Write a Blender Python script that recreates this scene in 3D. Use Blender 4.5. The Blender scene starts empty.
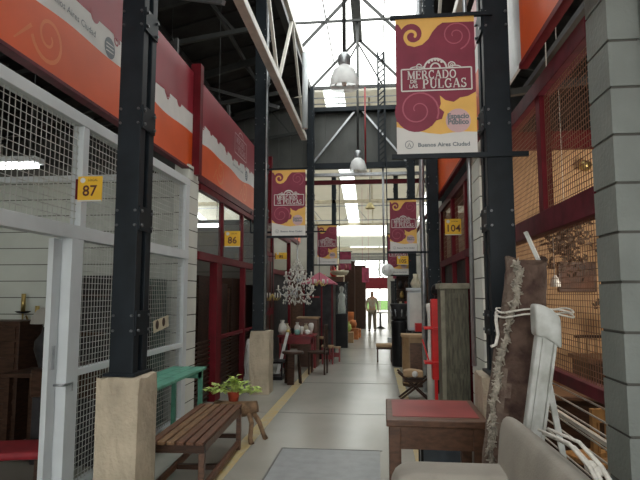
import bpy, bmesh, math, random
from mathutils import Vector, Matrix
random.seed(7)
S = bpy.context.scene
COL = S.collection
PI = math.pi

# ---------------------------------------------------------------- camera, sky, exposure
cam = bpy.data.objects.new('camera', bpy.data.cameras.new('camera'))
COL.objects.link(cam); S.camera = cam
cam.data.sensor_width = 36.0; cam.data.lens = 540 * 36.0 / 640
cam.data.clip_start = 0.05; cam.data.clip_end = 300
cam.location = (0, 0, 1.6)
cam.rotation_euler = (PI/2 + math.radians(5.68), 0, math.radians(5.92))
S.view_settings.view_transform = 'Standard'; S.view_settings.look = 'None'
S.view_settings.gamma = 1; S.view_settings.use_curve_mapping = False
S.view_settings.exposure = 0.55
w = bpy.data.worlds.new('overcast_sky'); S.world = w; w.use_nodes = True
nt = w.node_tree; bg = nt.nodes['Background']
bg.inputs['Color'].default_value = (1.0, .99, 0.95, 1); bg.inputs['Strength'].default_value = 3.0

def portal(loc, rot, sx, sy):
    l = bpy.data.lights.new('daylight_portal', 'AREA'); l.shape = 'RECTANGLE'; l.size = sx; l.size_y = sy
    l.cycles.is_portal = True
    o = bpy.data.objects.new('daylight_portal', l); o.location = loc; o.rotation_euler = rot; COL.objects.link(o)
portal((-.45, 8, 9.3), (0, 0, 0), 3.2, 15)             # roof lantern
portal((-.2, -3.95, 2.3), (-PI/2, 0, 0), 6.4, 4.6)            # open hall end behind the camera
portal((-1.2, 22.7, 6.65), (-.1335, 0, 0), .7, 15)          # far hall roof lights
portal((2.6, 22.7, 6.65), (-.1335, 0, 0), .7, 15)
portal((-.8, 30.2, 4.85), (PI/2, 0, 0), 3.2, 1.1)
portal((0.2, 45.2, 2.8), (PI/2, 0, 0), 6.0, 5.2)

# ---------------------------------------------------------------- materials
def mat(name, col, rough=.6, metal=0, var=.12, vscale=6, bump=0, bscale=40, col2=None, emit=None, stretch=None, trans=None, detail=4):
    m = bpy.data.materials.new(name); m.use_nodes = True
    n = m.node_tree; b = n.nodes['Principled BSDF']
    b.inputs['Roughness'].default_value = rough; b.inputs['Metallic'].default_value = metal
    tc = n.nodes.new('ShaderNodeTexCoord'); mp = n.nodes.new('ShaderNodeMapping')
    n.links.new(tc.outputs['Object'], mp.inputs['Vector'])
    if stretch: mp.inputs['Scale'].default_value = stretch
    nz = n.nodes.new('ShaderNodeTexNoise'); nz.inputs['Scale'].default_value = vscale; nz.inputs['Detail'].default_value = detail
    n.links.new(mp.outputs['Vector'], nz.inputs['Vector'])
    cr = n.nodes.new('ShaderNodeValToRGB')
    c2 = col2 or tuple(max(0, c * (1 - 2.2*var)) for c in col)
    cr.color_ramp.elements[0].position = .32; cr.color_ramp.elements[1].position = .62
    cr.color_ramp.elements[0].color = (*c2, 1); cr.color_ramp.elements[1].color = (*col, 1)
    n.links.new(nz.outputs['Fac'], cr.inputs['Fac']); n.links.new(cr.outputs['Color'], b.inputs['Base Color'])
    if bump:
        n2 = n.nodes.new('ShaderNodeTexNoise'); n2.inputs['Scale'].default_value = bscale
        n.links.new(mp.outputs['Vector'], n2.inputs['Vector'])
        bp = n.nodes.new('ShaderNodeBump'); bp.inputs['Strength'].default_value = bump; bp.inputs['Distance'].default_value = .02
        n.links.new(n2.outputs['Fac'], bp.inputs['Height']); n.links.new(bp.outputs['Normal'], b.inputs['Normal'])
    if emit:
        b.inputs['Emission Color'].default_value = (*emit[0], 1); b.inputs['Emission Strength'].default_value = emit[1]
    if trans is not None:                      # thin clear sheet: mostly see-through, a little gloss
        t = n.nodes.new('ShaderNodeBsdfTransparent'); t.inputs['Color'].default_value = (.93, .96, .96, 1)
        mx = n.nodes.new('ShaderNodeMixShader'); mx.inputs['Fac'].default_value = trans
        n.links.new(t.outputs[0], mx.inputs[1]); n.links.new(b.outputs[0], mx.inputs[2])
        n.links.new(mx.outputs[0], n.nodes['Material Output'].inputs['Surface'])
    return m

M = {}
def D(k, *a, **kw): M[k] = mat(k, *a, **kw)
D('concrete_floor', (.37,.365,.325), .24, var=.07, vscale=.9, bump=.05, bscale=3, detail=8)
D('floor_slab', (.30,.32,.33), .4, var=.08, vscale=9)
D('floor_joint', (.17,.17,.16), .8)
D('yellow_paint', (.46,.35,.15), .5, var=.16, vscale=7, col2=(.42,.38,.27))
D('steel_dark', (.012,.018,.024), .5, .0, var=.18, vscale=5)
D('steel_roof', (.045,.048,.048), .55, .2)
D('steel_pale', (.62,.60,.54), .45, var=.08)
D('galv', (.42,.44,.46), .35, .7, var=.12, vscale=14)
D('bolt', (.16,.17,.18), .35, .8)
D('plinth', (.52,.45,.34), .85, var=.12, vscale=5, bump=.5, bscale=30, detail=8)
D('block', (.64,.66,.61), .8, var=.05, vscale=3, bump=.15)
D('block_grey', (.23,.255,.24), .8, var=.07, vscale=3, bump=.2)
D('mortar', (.10,.10,.09), .9)
D('pale_board', (.50,.54,.50), .7, var=.04, vscale=2)
D('tan_wall', (.74,.47,.25), .8, var=.12, vscale=2.5, bump=.2, bscale=12)
D('white_paint', (.60,.645,.67), .45, var=.04, vscale=4)
D('dark_roof', (.035,.035,.035), .7, var=.2, vscale=3)
D('grey_clad', (.085,.09,.085), .6, var=.12, vscale=2)
D('pale_ceiling', (.62,.60,.54), .7, var=.06, vscale=1)
def _translucent(k, f):
    n = M[k].node_tree; b = n.nodes['Principled BSDF']; tr = n.nodes.new('ShaderNodeBsdfTranslucent'); mx = n.nodes.new('ShaderNodeMixShader')
    tr.inputs['Color'].default_value = (.8,.78,.7,1); mx.inputs['Fac'].default_value = f
    n.links.new(b.outputs[0], mx.inputs[1]); n.links.new(tr.outputs[0], mx.inputs[2]); n.links.new(mx.outputs[0], n.nodes['Material Output'].inputs['Surface'])
_translucent('pale_ceiling', .30)
D('hall_wall', (.34,.33,.30), .8, var=.1, vscale=1)
D('red_frame', (.14,.007,.014), .5, var=.12)
D('maroon_rail', (.13,.018,.03), .5, var=.2, vscale=9)
D('wire', (.58,.60,.58), .4, .5)
D('wire_dark', (.24,.12,.07), .5, .4)
D('ban_maroon', (.235,.028,.06), .6, var=.08)
D('ban_pink', (.42,.10,.15), .6, var=.05)
D('ban_yellow', (.80,.48,.12), .6, var=.05)
D('ban_white', (.68,.68,.66), .6, var=.03)
D('ban_rose', (.62,.42,.43), .6, var=.04)
D('ban_grey', (.16,.19,.21), .6, var=.02)
D('orange', (.74,.105,.015), .42, var=.08, vscale=1.5)
D('orange_light', (.76,.21,.06), .42, var=.04)
D('fascia_maroon', (.31,.022,.04), .42, var=.08, vscale=2)
D('sign_yellow', (.85,.50,.035), .5, var=.04)
D('ink', (.09,.02,.02), .5, var=0)
D('slat_wood', (.15,.062,.03), .55, var=.22, vscale=9, stretch=(8,1,8), bump=.2)
D('slat_wood_light', (.24,.13,.06), .55, var=.22, vscale=9, stretch=(8,1,8), bump=.2)
D('dark_wood', (.055,.028,.018), .42, var=.25, vscale=8, stretch=(1,1,5))
D('brown_wood', (.13,.062,.035), .4, var=.22, vscale=7, stretch=(2,5,5))
D('honey_wood', (.46,.24,.085), .45, var=.2, vscale=8, stretch=(5,5,1))
D('tan_wood', (.36,.23,.12), .5, var=.15, vscale=7)
D('grey_green_wood', (.155,.145,.105), .65, var=.25, vscale=10, stretch=(5,5,.6), bump=.3)
D('grey_green_top', (.30,.28,.21), .65, var=.15, vscale=10, bump=.2)
D('red_leather', (.30,.045,.045), .38, var=.10, vscale=4)
D('green_paint', (.11,.36,.26), .5, var=.15, vscale=9)
D('teal', (.02,.075,.06), .6, var=.2)
D('red_enamel', (.72,.02,.02), .35, var=.08)
D('red_paint', (.24,.012,.018), .4, var=.15)
D('black', (.012,.012,.014), .4, var=.2)
D('char', (.035,.035,.038), .55, var=.25)
D('white_ceramic', (.74,.73,.68), .25, var=.06)
D('cream', (.60,.54,.40), .5, var=.12)
D('teal_glaze', (.25,.50,.45), .25)
D('upholstery', (.36,.335,.29), .8, var=.10, vscale=4, bump=.15, bscale=120)
D('red_cushion', (.30,.015,.025), .6)
D('rug', (.13,.085,.065), .95, var=.28, vscale=9, bump=1.0, bscale=26, col2=(.045,.022,.018))
D('rug_back', (.20,.155,.125), .95, var=.22, vscale=14, bump=.8, bscale=50, col2=(.11,.07,.055))
D('fringe', (.46,.42,.35), .95, var=.25, vscale=22, bump=1, bscale=60)
D('weathered_white', (.55,.57,.55), .6, var=.13, vscale=8, bump=.2, col2=(.33,.34,.31))
D('rope', (.72,.70,.64), .8, var=.1, vscale=40)
D('leaf', (.55,.70,.20), .5, var=.18, vscale=14)
D('leaf_dark', (.07,.14,.04), .6, var=.3)
D('dry_plant', (.10,.065,.04), .8, var=.35, vscale=20)
D('terracotta', (.45,.07,.03), .6)
D('bark', (.26,.16,.09), .85, var=.25, vscale=14, bump=.6)
D('brass', (.50,.38,.14), .35, .8)
D('crystal', (.72,.75,.78), .08, .0, trans=.75)
D('glass', (.8,.85,.87), .03, trans=.10)
D('lantern_glass', (.9,.93,.95), .2, trans=.08)
D('lamp_glass', (.90,.92,.92), .25, trans=.8)
D('plastic_sheet', (.60,.58,.58), .3, trans=.85)
D('purple', (.17,.12,.15), .6)
D('picture_brown', (.16,.05,.015), .5, var=.4, vscale=6, col2=(.02,.008,.004))
D('cloth_white', (.62,.62,.60), .8, var=.1)
D('carton', (.44,.30,.17), .8, var=.08)
D('blue_grey', (.12,.15,.18), .3, .4)
D('skin', (.50,.30,.21), .6)
D('hair', (.09,.045,.025), .7)
D('beige_cloth', (.46,.40,.31), .85, var=.08)
D('khaki', (.20,.17,.12), .85, var=.08)
D('plush_red', (.60,.05,.05), .7)
D('shade_yellow', (.78,.68,.36), .7)
D('orange_stuff', (.60,.20,.06), .6, var=.3, vscale=4)
D('poster_pink', (.42,.06,.13), .6, var=.25, vscale=6)
D('tube_light', (1,1,1), .4, emit=((1,1,.95), 7.0))
D('added_bulb_glow', (1,.95,.85), .4, emit=((1,.85,.6), 1.2))
D('grass', (.16,.30,.10), .9)
D('paving', (.62,.60,.56), .9)

for k in ('steel_dark','dark_wood','char','black','dark_roof','red_frame','maroon_rail'): M[k].node_tree.nodes['Principled BSDF'].inputs['Specular IOR Level'].default_value = .22

# ---------------------------------------------------------------- mesh helpers
class MB:
    def __init__(s): s.v = []; s.f = []; s.m = []; s.sm = []
    def add(s, vs, fs, mi=0, smooth=False):
        o = len(s.v); s.v += [tuple(v) for v in vs]
        for f in fs: s.f.append([i + o for i in f]); s.m.append(mi); s.sm.append(smooth)
        return s
    def box(s, x0, x1, y0, y1, z0, z1, mi=0, rot=None, piv=None):
        vs = [Vector((x, y, z)) for x in (x0, x1) for y in (y0, y1) for z in (z0, z1)]
        if rot:
            p = Vector(piv or ((x0+x1)/2, (y0+y1)/2, (z0+z1)/2)); R = Matrix.Rotation(rot[1], 3, rot[0])
            vs = [R @ (v - p) + p for v in vs]
        return s.add(vs, [(0,1,3,2),(4,6,7,5),(0,4,5,1),(2,3,7,6),(0,2,6,4),(1,5,7,3)], mi)
    def bar(s, a, b, w, h=None, mi=0, up=(0,0,1)):
        a, b = Vector(a), Vector(b); h = h or w; d = (b-a).normalized(); u = Vector(up)
        if abs(d.dot(u)) > .98: u = Vector((0, 1, 0))
        r = d.cross(u).normalized(); u = r.cross(d)
        vs = [p + r*i*w/2 + u*j*h/2 for p in (a, b) for i, j in ((-1,-1),(1,-1),(1,1),(-1,1))]
        return s.add(vs, [(0,1,2,3),(7,6,5,4),(0,4,5,1),(1,5,6,2),(2,6,7,3),(3,7,4,0)], mi)
    def tube(s, pts, r, n=8, mi=0, cap=True):
        pts = [Vector(p) for p in pts]; rs = r if isinstance(r, (list, tuple)) else [r]*len(pts)
        vs = []; prev = None
        for i, p in enumerate(pts):
            d = (pts[min(i+1, len(pts)-1)] - pts[max(i-1, 0)]).normalized()
            u = Vector((0,0,1)) if abs(d.z) < .95 else Vector((0,1,0))
            if prev is not None:
                x = prev - d*prev.dot(d)
                if x.length < 1e-4: x = d.cross(u)
                x.normalize()
            else: x = d.cross(u).normalized()
            prev = x; y = d.cross(x)
            vs += [p + (x*math.cos(2*PI*k/n) + y*math.sin(2*PI*k/n))*rs[i] for k in range(n)]
        fs = [(i*n+k, i*n+(k+1)%n, (i+1)*n+(k+1)%n, (i+1)*n+k) for i in range(len(pts)-1) for k in range(n)]
        s.add(vs, fs, mi, n > 4)
        if cap:
            o = len(s.v) - len(vs)
            s.f += [[o+k for k in reversed(range(n))], [o+(len(pts)-1)*n+k for k in range(n)]]; s.m += [mi, mi]; s.sm += [False, False]
        return s
    def lathe(s, prof, c=(0,0,0), n=20, mi=0, sx=1, sy=1):
        vs = []
        for r, z in prof: vs += [(c[0]+sx*max(r,1e-4)*math.cos(2*PI*k/n), c[1]+sy*max(r,1e-4)*math.sin(2*PI*k/n), c[2]+z) for k in range(n)]
        fs = [(i*n+k, i*n+(k+1)%n, (i+1)*n+(k+1)%n, (i+1)*n+k) for i in range(len(prof)-1) for k in range(n)]
        return s.add(vs, fs, mi, True)
    def ball(s, c, r, n=12, mi=0, sz=1, sx=1, sy=1):
        return s.lathe([(r*math.sin(PI*i/8), -r*sz*math.cos(PI*i/8)) for i in range(9)], c, n, mi, sx, sy)
    def poly(s, pts, y0, y1, mi=0):           # outline in x,z given thickness along y
        n = len(pts); vs = [(x, y0, z) for x, z in pts] + [(x, y1, z) for x, z in pts]
        return s.add(vs, [tuple(range(n)), tuple(reversed(range(n, 2*n)))] + [(i, i+n, (i+1)%n+n, (i+1)%n) for i in range(n)], mi)
    def mesh(s, name, mats):
        me = bpy.data.meshes.new(name); me.from_pydata(s.v, [], s.f)
        for m in (mats if isinstance(mats, (list, tuple)) else [mats]): me.materials.append(M[m])
        for p, mi, sm in zip(me.polygons, s.m, s.sm): p.material_index = mi; p.use_smooth = sm
        bm = bmesh.new(); bm.from_mesh(me); bmesh.ops.recalc_face_normals(bm, faces=bm.faces); bm.to_mesh(me); bm.free()
        return me
    def build(s, name, mats, parent=None, bevel=0, **tags):
        o = bpy.data.objects.new(name, s.mesh(name, mats)); COL.objects.link(o)
        if parent: o.parent = parent
        if bevel:
            b = o.modifiers.new('bevel', 'BEVEL'); b.width = bevel; b.segments = 2; b.limit_method = 'ANGLE'
        for k, v in tags.items(): o[k] = v
        return o

def thing(name, label, cat, loc=(0,0,0), rz=0, group=None):
    o = bpy.data.objects.new(name, None); COL.objects.link(o); o.empty_display_size = .1
    o.location = loc; o.rotation_euler = (0, 0, rz); o['label'] = label; o['category'] = cat
    if group: o['group'] = group
    return o
def tag(o, label, cat, group=None, kind=None):
    o['label'] = label; o['category'] = cat
    if group: o['group'] = group
    if kind: o['kind'] = kind
    return o
def struct(name, mb, mats, loc=(0,0,0)):
    o = mb.build(name, mats); o['kind'] = 'structure'; o.location = loc; return o
ntrim = [0]
def trim(mb, mats): ntrim[0] += 1; return struct('trim_%d' % ntrim[0], mb, mats)
def dup(root, loc, rz=None, label=None, group=None):
    r = root.copy(); COL.objects.link(r); r.location = loc
    if rz is not None: r.rotation_euler = (0, 0, rz)
    if label: r['label'] = label
    if group: r['group'] = group
    for ch in list(root.children):
        c = ch.copy(); COL.objects.link(c); c.parent = r
        for g in list(ch.children):
            d = g.copy(); COL.objects.link(d); d.parent = c
    return r

def glyphs(txt, size, bold=0, spacing=1, align='CENTER'):
    cu = bpy.data.curves.new('t', 'FONT'); cu.body = txt; cu.size = size; cu.align_x = align; cu.align_y = 'CENTER'
    cu.offset = bold; cu.space_character = spacing; cu.resolution_u = 2; cu.space_line = .8
    o = bpy.data.objects.new('t', cu); COL.objects.link(o)
    dg = bpy.context.evaluated_depsgraph_get(); me = bpy.data.meshes.new_from_object(o.evaluated_get(dg))
    vs = [(v.co.x, 0, v.co.y) for v in me.vertices]; fs = [tuple(p.vertices) for p in me.polygons]
    bpy.data.objects.remove(o); bpy.data.curves.remove(cu); bpy.data.meshes.remove(me)
    return vs, fs
def put(mb, vf, cx, y, cz, mi=0, sx=1, sz=1):
    return mb.add([(cx+v[0]*sx, y, cz+v[2]*sz) for v in vf[0]], vf[1], mi)
def circle(cx, cz, r, n=20, a0=0, a1=2*PI, sz=1):
    return [(cx+r*math.cos(a0+(a1-a0)*k/n), cz+sz*r*math.sin(a0+(a1-a0)*k/n)) for k in range(n if abs(a1-a0) > 6.2 else n+1)]
def flat(mb, pts, y, mi):                       # n-gon in x,z, triangulated for concave outlines
    from mathutils.geometry import tessellate_polygon
    tri = tessellate_polygon([[Vector((x, z, 0)) for x, z in pts]])
    mb.add([(x, y, z) for x, z in pts], [tuple(t) for t in tri], mi)
def ribbon(mb, pts, w0, w1, y, mi):             # flat stroke whose width runs w0 -> w1
    L = []; R = []; n = len(pts)
    for i, p in enumerate(pts):
        a = pts[max(i-1,0)]; b = pts[min(i+1,n-1)]; dx, dz = b[0]-a[0], b[1]-a[1]; l = math.hypot(dx, dz) or 1
        w = (w0+(w1-w0)*i/(n-1))/2; L.append((p[0]-dz/l*w, p[1]+dx/l*w)); R.append((p[0]+dz/l*w, p[1]-dx/l*w))
    mb.add([(x, y, z) for x, z in L+R], [(i, i+1, n+i+1, n+i) for i in range(n-1)], mi)
def spiral(cx, cz, r0, r1, a0, a1, n=28): return [(cx+(r0+(r1-r0)*k/n)*math.cos(a0+(a1-a0)*k/n), cz+(r0+(r1-r0)*k/n)*math.sin(a0+(a1-a0)*k/n)) for k in range(n+1)]

# serif capitals: thick/thin strokes with foot bars, unit height 1
def arc(cx, cz, rx, rz, a, b, n=12): return [(cx+rx*math.cos(math.radians(a+(b-a)*k/n)), cz+rz*math.sin(math.radians(a+(b-a)*k/n))) for k in range(n+1)]
T, t_ = .17, .075
SER = {
 'M': (1.0, [([(.12,0),(.12,1)],t_),([(.14,1),(.5,.08)],T),([(.5,.08),(.84,1)],t_),([(.87,0),(.87,1)],T)], [(0,.26,0),(.72,1.02,0),(.0,.2,1),(.82,1.02,1)]),
 'E': (.72, [([(.16,0),(.16,1)],T),([(.1,.965),(.62,.965)],t_),([(.1,.035),(.66,.035)],t_),([(.16,.52),(.5,.52)],t_),([(.62,1),(.62,.78)],t_),([(.66,0),(.66,.25)],t_),([(.5,.64),(.5,.4)],t_)], [(0,.3,0),(0,.3,1)]),
 'R': (.82, [([(.16,0),(.16,1)],T),(arc(.36,.73,.24,.235,90,-90),.13),([(.12,.965),(.38,.965)],t_),([(.2,.495),(.38,.495)],t_),([(.38,.5),(.74,.03)],T)], [(0,.32,0),(0,.3,1),(.64,.86,0)]),
 'C': (.8, [(arc(.44,.5,.34,.465,50,310),.14),([(.68,1),(.68,.7)],t_),([(.68,.0),(.68,.28)],t_)], []),
 'A': (.86, [([(.1,0),(.42,1)],t_),([(.42,1),(.74,0)],T),([(.2,.32),(.64,.32)],t_)], [(0,.24,0),(.6,.88,0)]),
 'D': (.88, [([(.16,0),(.16,1)],T),(arc(.36,.5,.4,.465,90,-90),.14),([(.1,.965),(.4,.965)],t_),([(.1,.035),(.4,.035)],t_)], [(0,.3,0),(0,.3,1)]),
 'O': (.88, [(arc(.43,.5,.35,.46,0,360,20),.14)], []),
 'P': (.76, [([(.16,0),(.16,1)],T),(arc(.36,.72,.26,.245,90,-90),.13),([(.12,.965),(.38,.965)],t_),([(.2,.475),(.38,.475)],t_)], [(0,.34,0),(0,.3,1)]),
 'U': (.84, [([(.16,1),(.16,.34)],T),(arc(.42,.34,.27,.3,180,360),.12),([(.69,.34),(.69,1)],t_)], [(0,.32,1),(.56,.82,1)]),
 'L': (.7, [([(.16,0),(.16,1)],T),([(.1,.035),(.62,.035)],t_),([(.62,0),(.62,.28)],t_)], [(0,.3,0),(0,.3,1)]),
 'G': (.86, [(arc(.44,.5,.34,.465,50,310),.14),([(.7,1),(.7,.7)],t_),([(.7,.05),(.7,.42)],.13)], [(.52,.84,.42)]),
 'S': (.64, [(arc(.32,.74,.22,.22,30,250),.11),(arc(.32,.26,.24,.22,90,-150),.14),([(.52,1),(.52,.74)],t_),([(.08,0),(.08,.28)],t_)], []),
}
def serif(mb, word, x, z, h, y, mi=0, k=1.0):
    for c in word:
        wd, st, bars = SER[c]
        for pts, ww in st: ribbon(mb, [(x+p[0]*h*k, z+p[1]*h) for p in pts], ww*h, ww*h, y, mi)
        for a, b, q in bars: ribbon(mb, [(x+a*h*k, z+h*min(max(q,.03),.97)), (x+b*h*k, z+h*min(max(q,.03),.97))], .06*h, .06*h, y, mi)
        x += (wd+.08)*h*k
    return x

# ---------------------------------------------------------------- the hall shell
struct('floor', MB().box(-10, 9, -4, 46, -.12, 0), 'concrete_floor')
struct('ground', MB().box(-30, 30, 46, 75, -.14, -.02), 'paving')
struct('ground_2', MB().box(-30, 30, -30, -4, -.14, -.02), 'paving')
# dull metal floor plate in the aisle and the sawn joints between slabs
trim(MB().box(-.98, .02, 3.6, 5.72, 0, .004), 'floor_slab')
trim(MB().box(-1.0, -.985, 3.6, 5.75, 0, .0045), 'floor_joint')
trim(MB().box(-1.0, .045, 5.73, 5.75, 0, .0045), 'floor_joint')
for y in (7.4, 9.9, 12.6, 16.2, 21): trim(MB().box(-2.4, 1.1, y, y+.012, 0, .0025), 'floor_joint')
trim(MB().box(-1.48, -1.34, 1.5, 17, 0, .003), 'yellow_paint')
trim(MB().box(.36, .48, 1.5, 12, 0, .003), 'yellow_paint')

# aisle roof lantern: eaves at 7.46, ridge at 9.0
def lantern():
    g = MB()
    for x0, x1 in ((-1.85, -.45), (-.45, .95)):
        z0, z1 = (7.5, 9.0) if x0 < -1 else (9.0, 7.5)
        g.add([(x0,0.5,z0),(x1,0.5,z1),(x1,15,z1),(x0,15,z0)], [(0,1,2,3)])
    g.add([(-1.85,15,7.5),(-.45,15,9.0),(.95,15,7.5)], [(0,1,2)])
    return g
struct('window_1', lantern(), 'lantern_glass')
trim(MB().box(-.57, -.33, .5, 15, 8.86, 9.04), 'steel_roof')                    # ridge beam
trim(MB().box(-1.93, -1.79, .5, 15.1, 7.3, 7.52), 'steel_roof')                 # eaves beams
trim(MB().box(.89, 1.03, .5, 15.1, 7.3, 7.52), 'steel_roof')
for y in (2.5, 5, 7.5, 10, 12.5, 15.0):
    for x0, x1 in ((-1.86,-.45),(.96,-.45)): trim(MB().bar((x0, y, 7.46), (x1, y, 8.93), .045, .07), 'steel_roof')
for y in (7.5, 15.0): trim(MB().bar((-1.86, y, 7.5), (.96, y, 7.5), .06, .09), 'steel_roof')
for y in (11.2,): trim(MB().bar((-1.86, y, 7.5), (.96, y, 7.5), .035, .05), 'steel_roof')
for x0, x1, z0, z1 in ((-1.15,-1.15,8.25,8.25),(.25,.25,8.25,8.25)):
    trim(MB().bar((x0, .5, z0), (x1, 15, z1), .025, .04), 'steel_roof')
trim(MB().bar((-.45, 15, 7.5), (-.45, 15, 8.9), .05), 'steel_roof')
trim(MB().bar((-1.15, 15, 7.5), (-.45, 15, 8.8), .04), 'steel_roof')
trim(MB().bar((.25, 15, 7.5), (-.45, 15, 8.8), .04), 'steel_roof')
# louvre band below the lantern gable
for i, z in enumerate((7.24, 7.06, 6.9)):
    trim(MB().box(-1.9, 1.0, 15.0, 15.3, z, z+.035, 0, ('X', .35)), 'galv')
trim(MB().box(-1.93, 1.03, 14.9, 15.1, 6.78, 6.9), 'steel_dark')
# profiled cladding under the louvres and the crossbeams beneath it
cl = MB()
for i in range(34):
    x = -6.0 + i*.34; cl.box(x, x+.17, 15.12, 15.2, 5.2, 6.85); cl.box(x+.17, x+.34, 15.15, 15.2, 5.2, 6.85)
struct('wall_gable', cl, 'grey_clad')
struct('wall_gable_left', MB().box(-9, -6, 15.12, 15.2, 4.9, 7.3), 'grey_clad')
struct('wall_gable_high_left', MB().box(-6, -1.95, 15.12, 15.2, 6.85, 7.3), 'grey_clad')
struct('wall_gable_high_right', MB().box(1.05, 5.6, 15.12, 15.2, 6.85, 7.3), 'grey_clad')
struct('wall_gable_right', MB().box(5.56, 9, 15.12, 15.2, 4.9, 7.3), 'grey_clad')
trim(MB().box(-1.9, 1.0, 14.86, 15.0, 5.1, 5.26), 'steel_dark')
trim(MB().box(-6, 5.6, 15.0, 15.15, 4.92, 5.0), 'galv')
trim(MB().box(-6, 5.6, 15.2, 15.3, 4.72, 4.84), 'red_frame')
trim(MB().bar((-1.8, 15.0, 5.25), (-.55, 15.0, 6.8), .05, .05), 'galv')
trim(MB().bar((.9, 15.0, 5.25), (-.35, 15.0, 6.8), .05, .05), 'galv')
trim(MB().tube([(-.26, 14.8, 7.4), (-.26, 14.8, 5.15)], .022), 'red_paint')

# side hall roofs, dark profiled sheet with purlins and rafters
def slope_roof(x0, z0, x1, z1, y0, y1):
    n = 40; mb = MB(); dy = (y1-y0)/n
    for i in range(n):
        y = y0+i*dy; h = .04 if i % 2 else 0
        h0 = h; h = h0
        mb.add([(x0,y,z0+h),(x1,y,z1+h),(x1,y+dy,z1+h),(x0,y+dy,z0+h),(x0,y,z0+.12),(x1,y,z1+.12),(x1,y+dy,z1+.12),(x0,y+dy,z0+.12)],
               [(0,1,2,3),(4,5,6,7),(0,1,5,4),(1,2,6,5),(2,3,7,6),(3,0,4,7)])
    return mb
struct('ceiling_left', slope_roof(-1.9, 7.4, -9.2, 5.6, .4, 15.2), 'dark_roof')
struct('ceiling_right', slope_roof(1.0, 7.4, 8.2, 5.6, .4, 15.2), 'dark_roof')
for i in range(6):
    x = -3.0 - i*1.1; z = 7.28 + (x+1.9)*.2466
    trim(MB().bar((x, .5, z), (x, 15, z), .05, .1), 'steel_roof')
for y in (3.9, 8.8, 11.8, 14.9):
    trim(MB().bar((-1.95, y, 7.15), (-9, y, 5.4), .08, .16), 'steel_roof')
    trim(MB().bar((-1.95, y, 6.2), (-9, y, 5.2), .06, .08), 'steel_roof')
    for k in range(4):
        x = -2.4 - k*1.4
        trim(MB().bar((x, y, 6.15-.14*k*1.0), (x-.7, y, 7.0-.34*k), .04), 'steel_roof')
    trim(MB().bar((1.05, y, 7.15), (8, y, 5.4), .08, .16), 'steel_roof')
for y in (6.4, 10.3): trim(MB().bar((-1.9, y, 5.3), (-4.6, y+1.5, 6.6), .06, .06), 'galv')
struct('ceiling', MB().box(-10, 9, -4, .6, 7.2, 7.35), 'dark_roof')
# outer walls: low blockwork with daylight bands above
struct('wall_left', MB().box(-9.3, -9.15, -4, 15.2, 0, 7.3), 'hall_wall')
struct('wall_left_far', MB().box(-9.3, -9.15, 15.2, 46, 0, 4.2), 'hall_wall')
struct('wall_right', MB().box(8.15, 8.3, -4, 15.2, 0, 7.3), 'hall_wall')
struct('wall_right_far', MB().box(8.15, 8.3, 15.2, 46, 0, 4.4), 'hall_wall')
struct('wall_rear_left', MB().box(-9.3,-3.4,-4.1,-4,0,7.3),'hall_wall')
struct('wall_rear_right', MB().box(3.0,8.3,-4.1,-4,0,7.3),'hall_wall')
struct('wall_rear_upper', MB().box(-3.4,3.0,-4.1,-4,4.6,7.3),'hall_wall')

# far hall
def with_slots(x0, x1, y0, y1, z0, z1, slots):
    mb = MB(); x = x0
    for a, b in slots: mb.box(x, a, y0, y1, z0, z1); x = b
    mb.box(x, x1, y0, y1, z0, z1); return mb
def far_roof(x0, x1, dz=0, th=.06):
    za, zb = 7.5+dz, 5.5+dz
    return MB().add([(x0,15.3,za),(x1,15.3,za),(x1,30.2,zb),(x0,30.2,zb),(x0,15.3,za+th),(x1,15.3,za+th),(x1,30.2,zb+th),(x0,30.2,zb+th)],
        [(0,1,2,3),(4,5,6,7),(0,1,5,4),(1,2,6,5),(2,3,7,6),(3,0,4,7)])
slots = (-1.5, 2.3, -4.6)
xs = [-9.3] + sorted([v for q in slots for v in (q, q+.62)]) + [8.3]
for i in range(0, len(xs), 2): struct('ceiling_far_%d' % (i//2+1), far_roof(xs[i], xs[i+1]), 'pale_ceiling')
for i, x in enumerate(slots): struct('window_%d' % (i+2), far_roof(x-.02, x+.64, .065, .01), 'lantern_glass')
trim(MB().box(-9, 8.2, 22, 22.12, 5.32, 5.46), 'cream')
trim(MB().box(-9, 8.2, 16.5, 16.62, 5.0, 5.12), 'cream')
for x in (-3.2, -.15, 1.9): trim(MB().bar((x, 15.4, 7.38), (x, 30, 5.42), .06, .08), 'cream')
trim(MB().bar((-9, 26, 5.15), (8.2, 26, 5.15), .05), 'galv')
trim(MB().bar((-9, 26, 5.85), (8.2, 26, 5.85), .05), 'galv')
for i in range(9):
    x = -4.8 + i*1.1
    trim(MB().bar((x, 26, 5.15), (x+.55*(1 if i%2 else -1), 26, 5.85), .03), 'galv')
struct('ceiling_end', MB().box(-9.3, 8.3, 38, 46, 5.6, 5.7), 'pale_ceiling')
struct('wall_cross_left', MB().box(-9.3, -2.2, 30.1, 30.3, 0, 5.6), 'hall_wall')
struct('wall_cross_right', MB().box(.62, 8.3, 30.1, 30.3, 0, 5.6), 'hall_wall')
trim(MB().box(-2.2, .62, 30.1, 30.3, 5.42, 5.6), 'cream')
trim(MB().box(-2.2, .62, 30.05, 30.3, 4.02, 4.16), 'cream')
struct('window_7', MB().box(-2.2, .62, 30.18, 30.19, 4.16, 5.42), 'glass')
struct('ceiling_rear', MB().box(-2.6, 3.0, 30.3, 38, 4.05, 4.15), 'pale_ceiling')
for y in (32, 34.5, 37): trim(MB().box(-2.5, 2.9, y, y+.1, 3.85, 4.0), 'galv')
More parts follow.
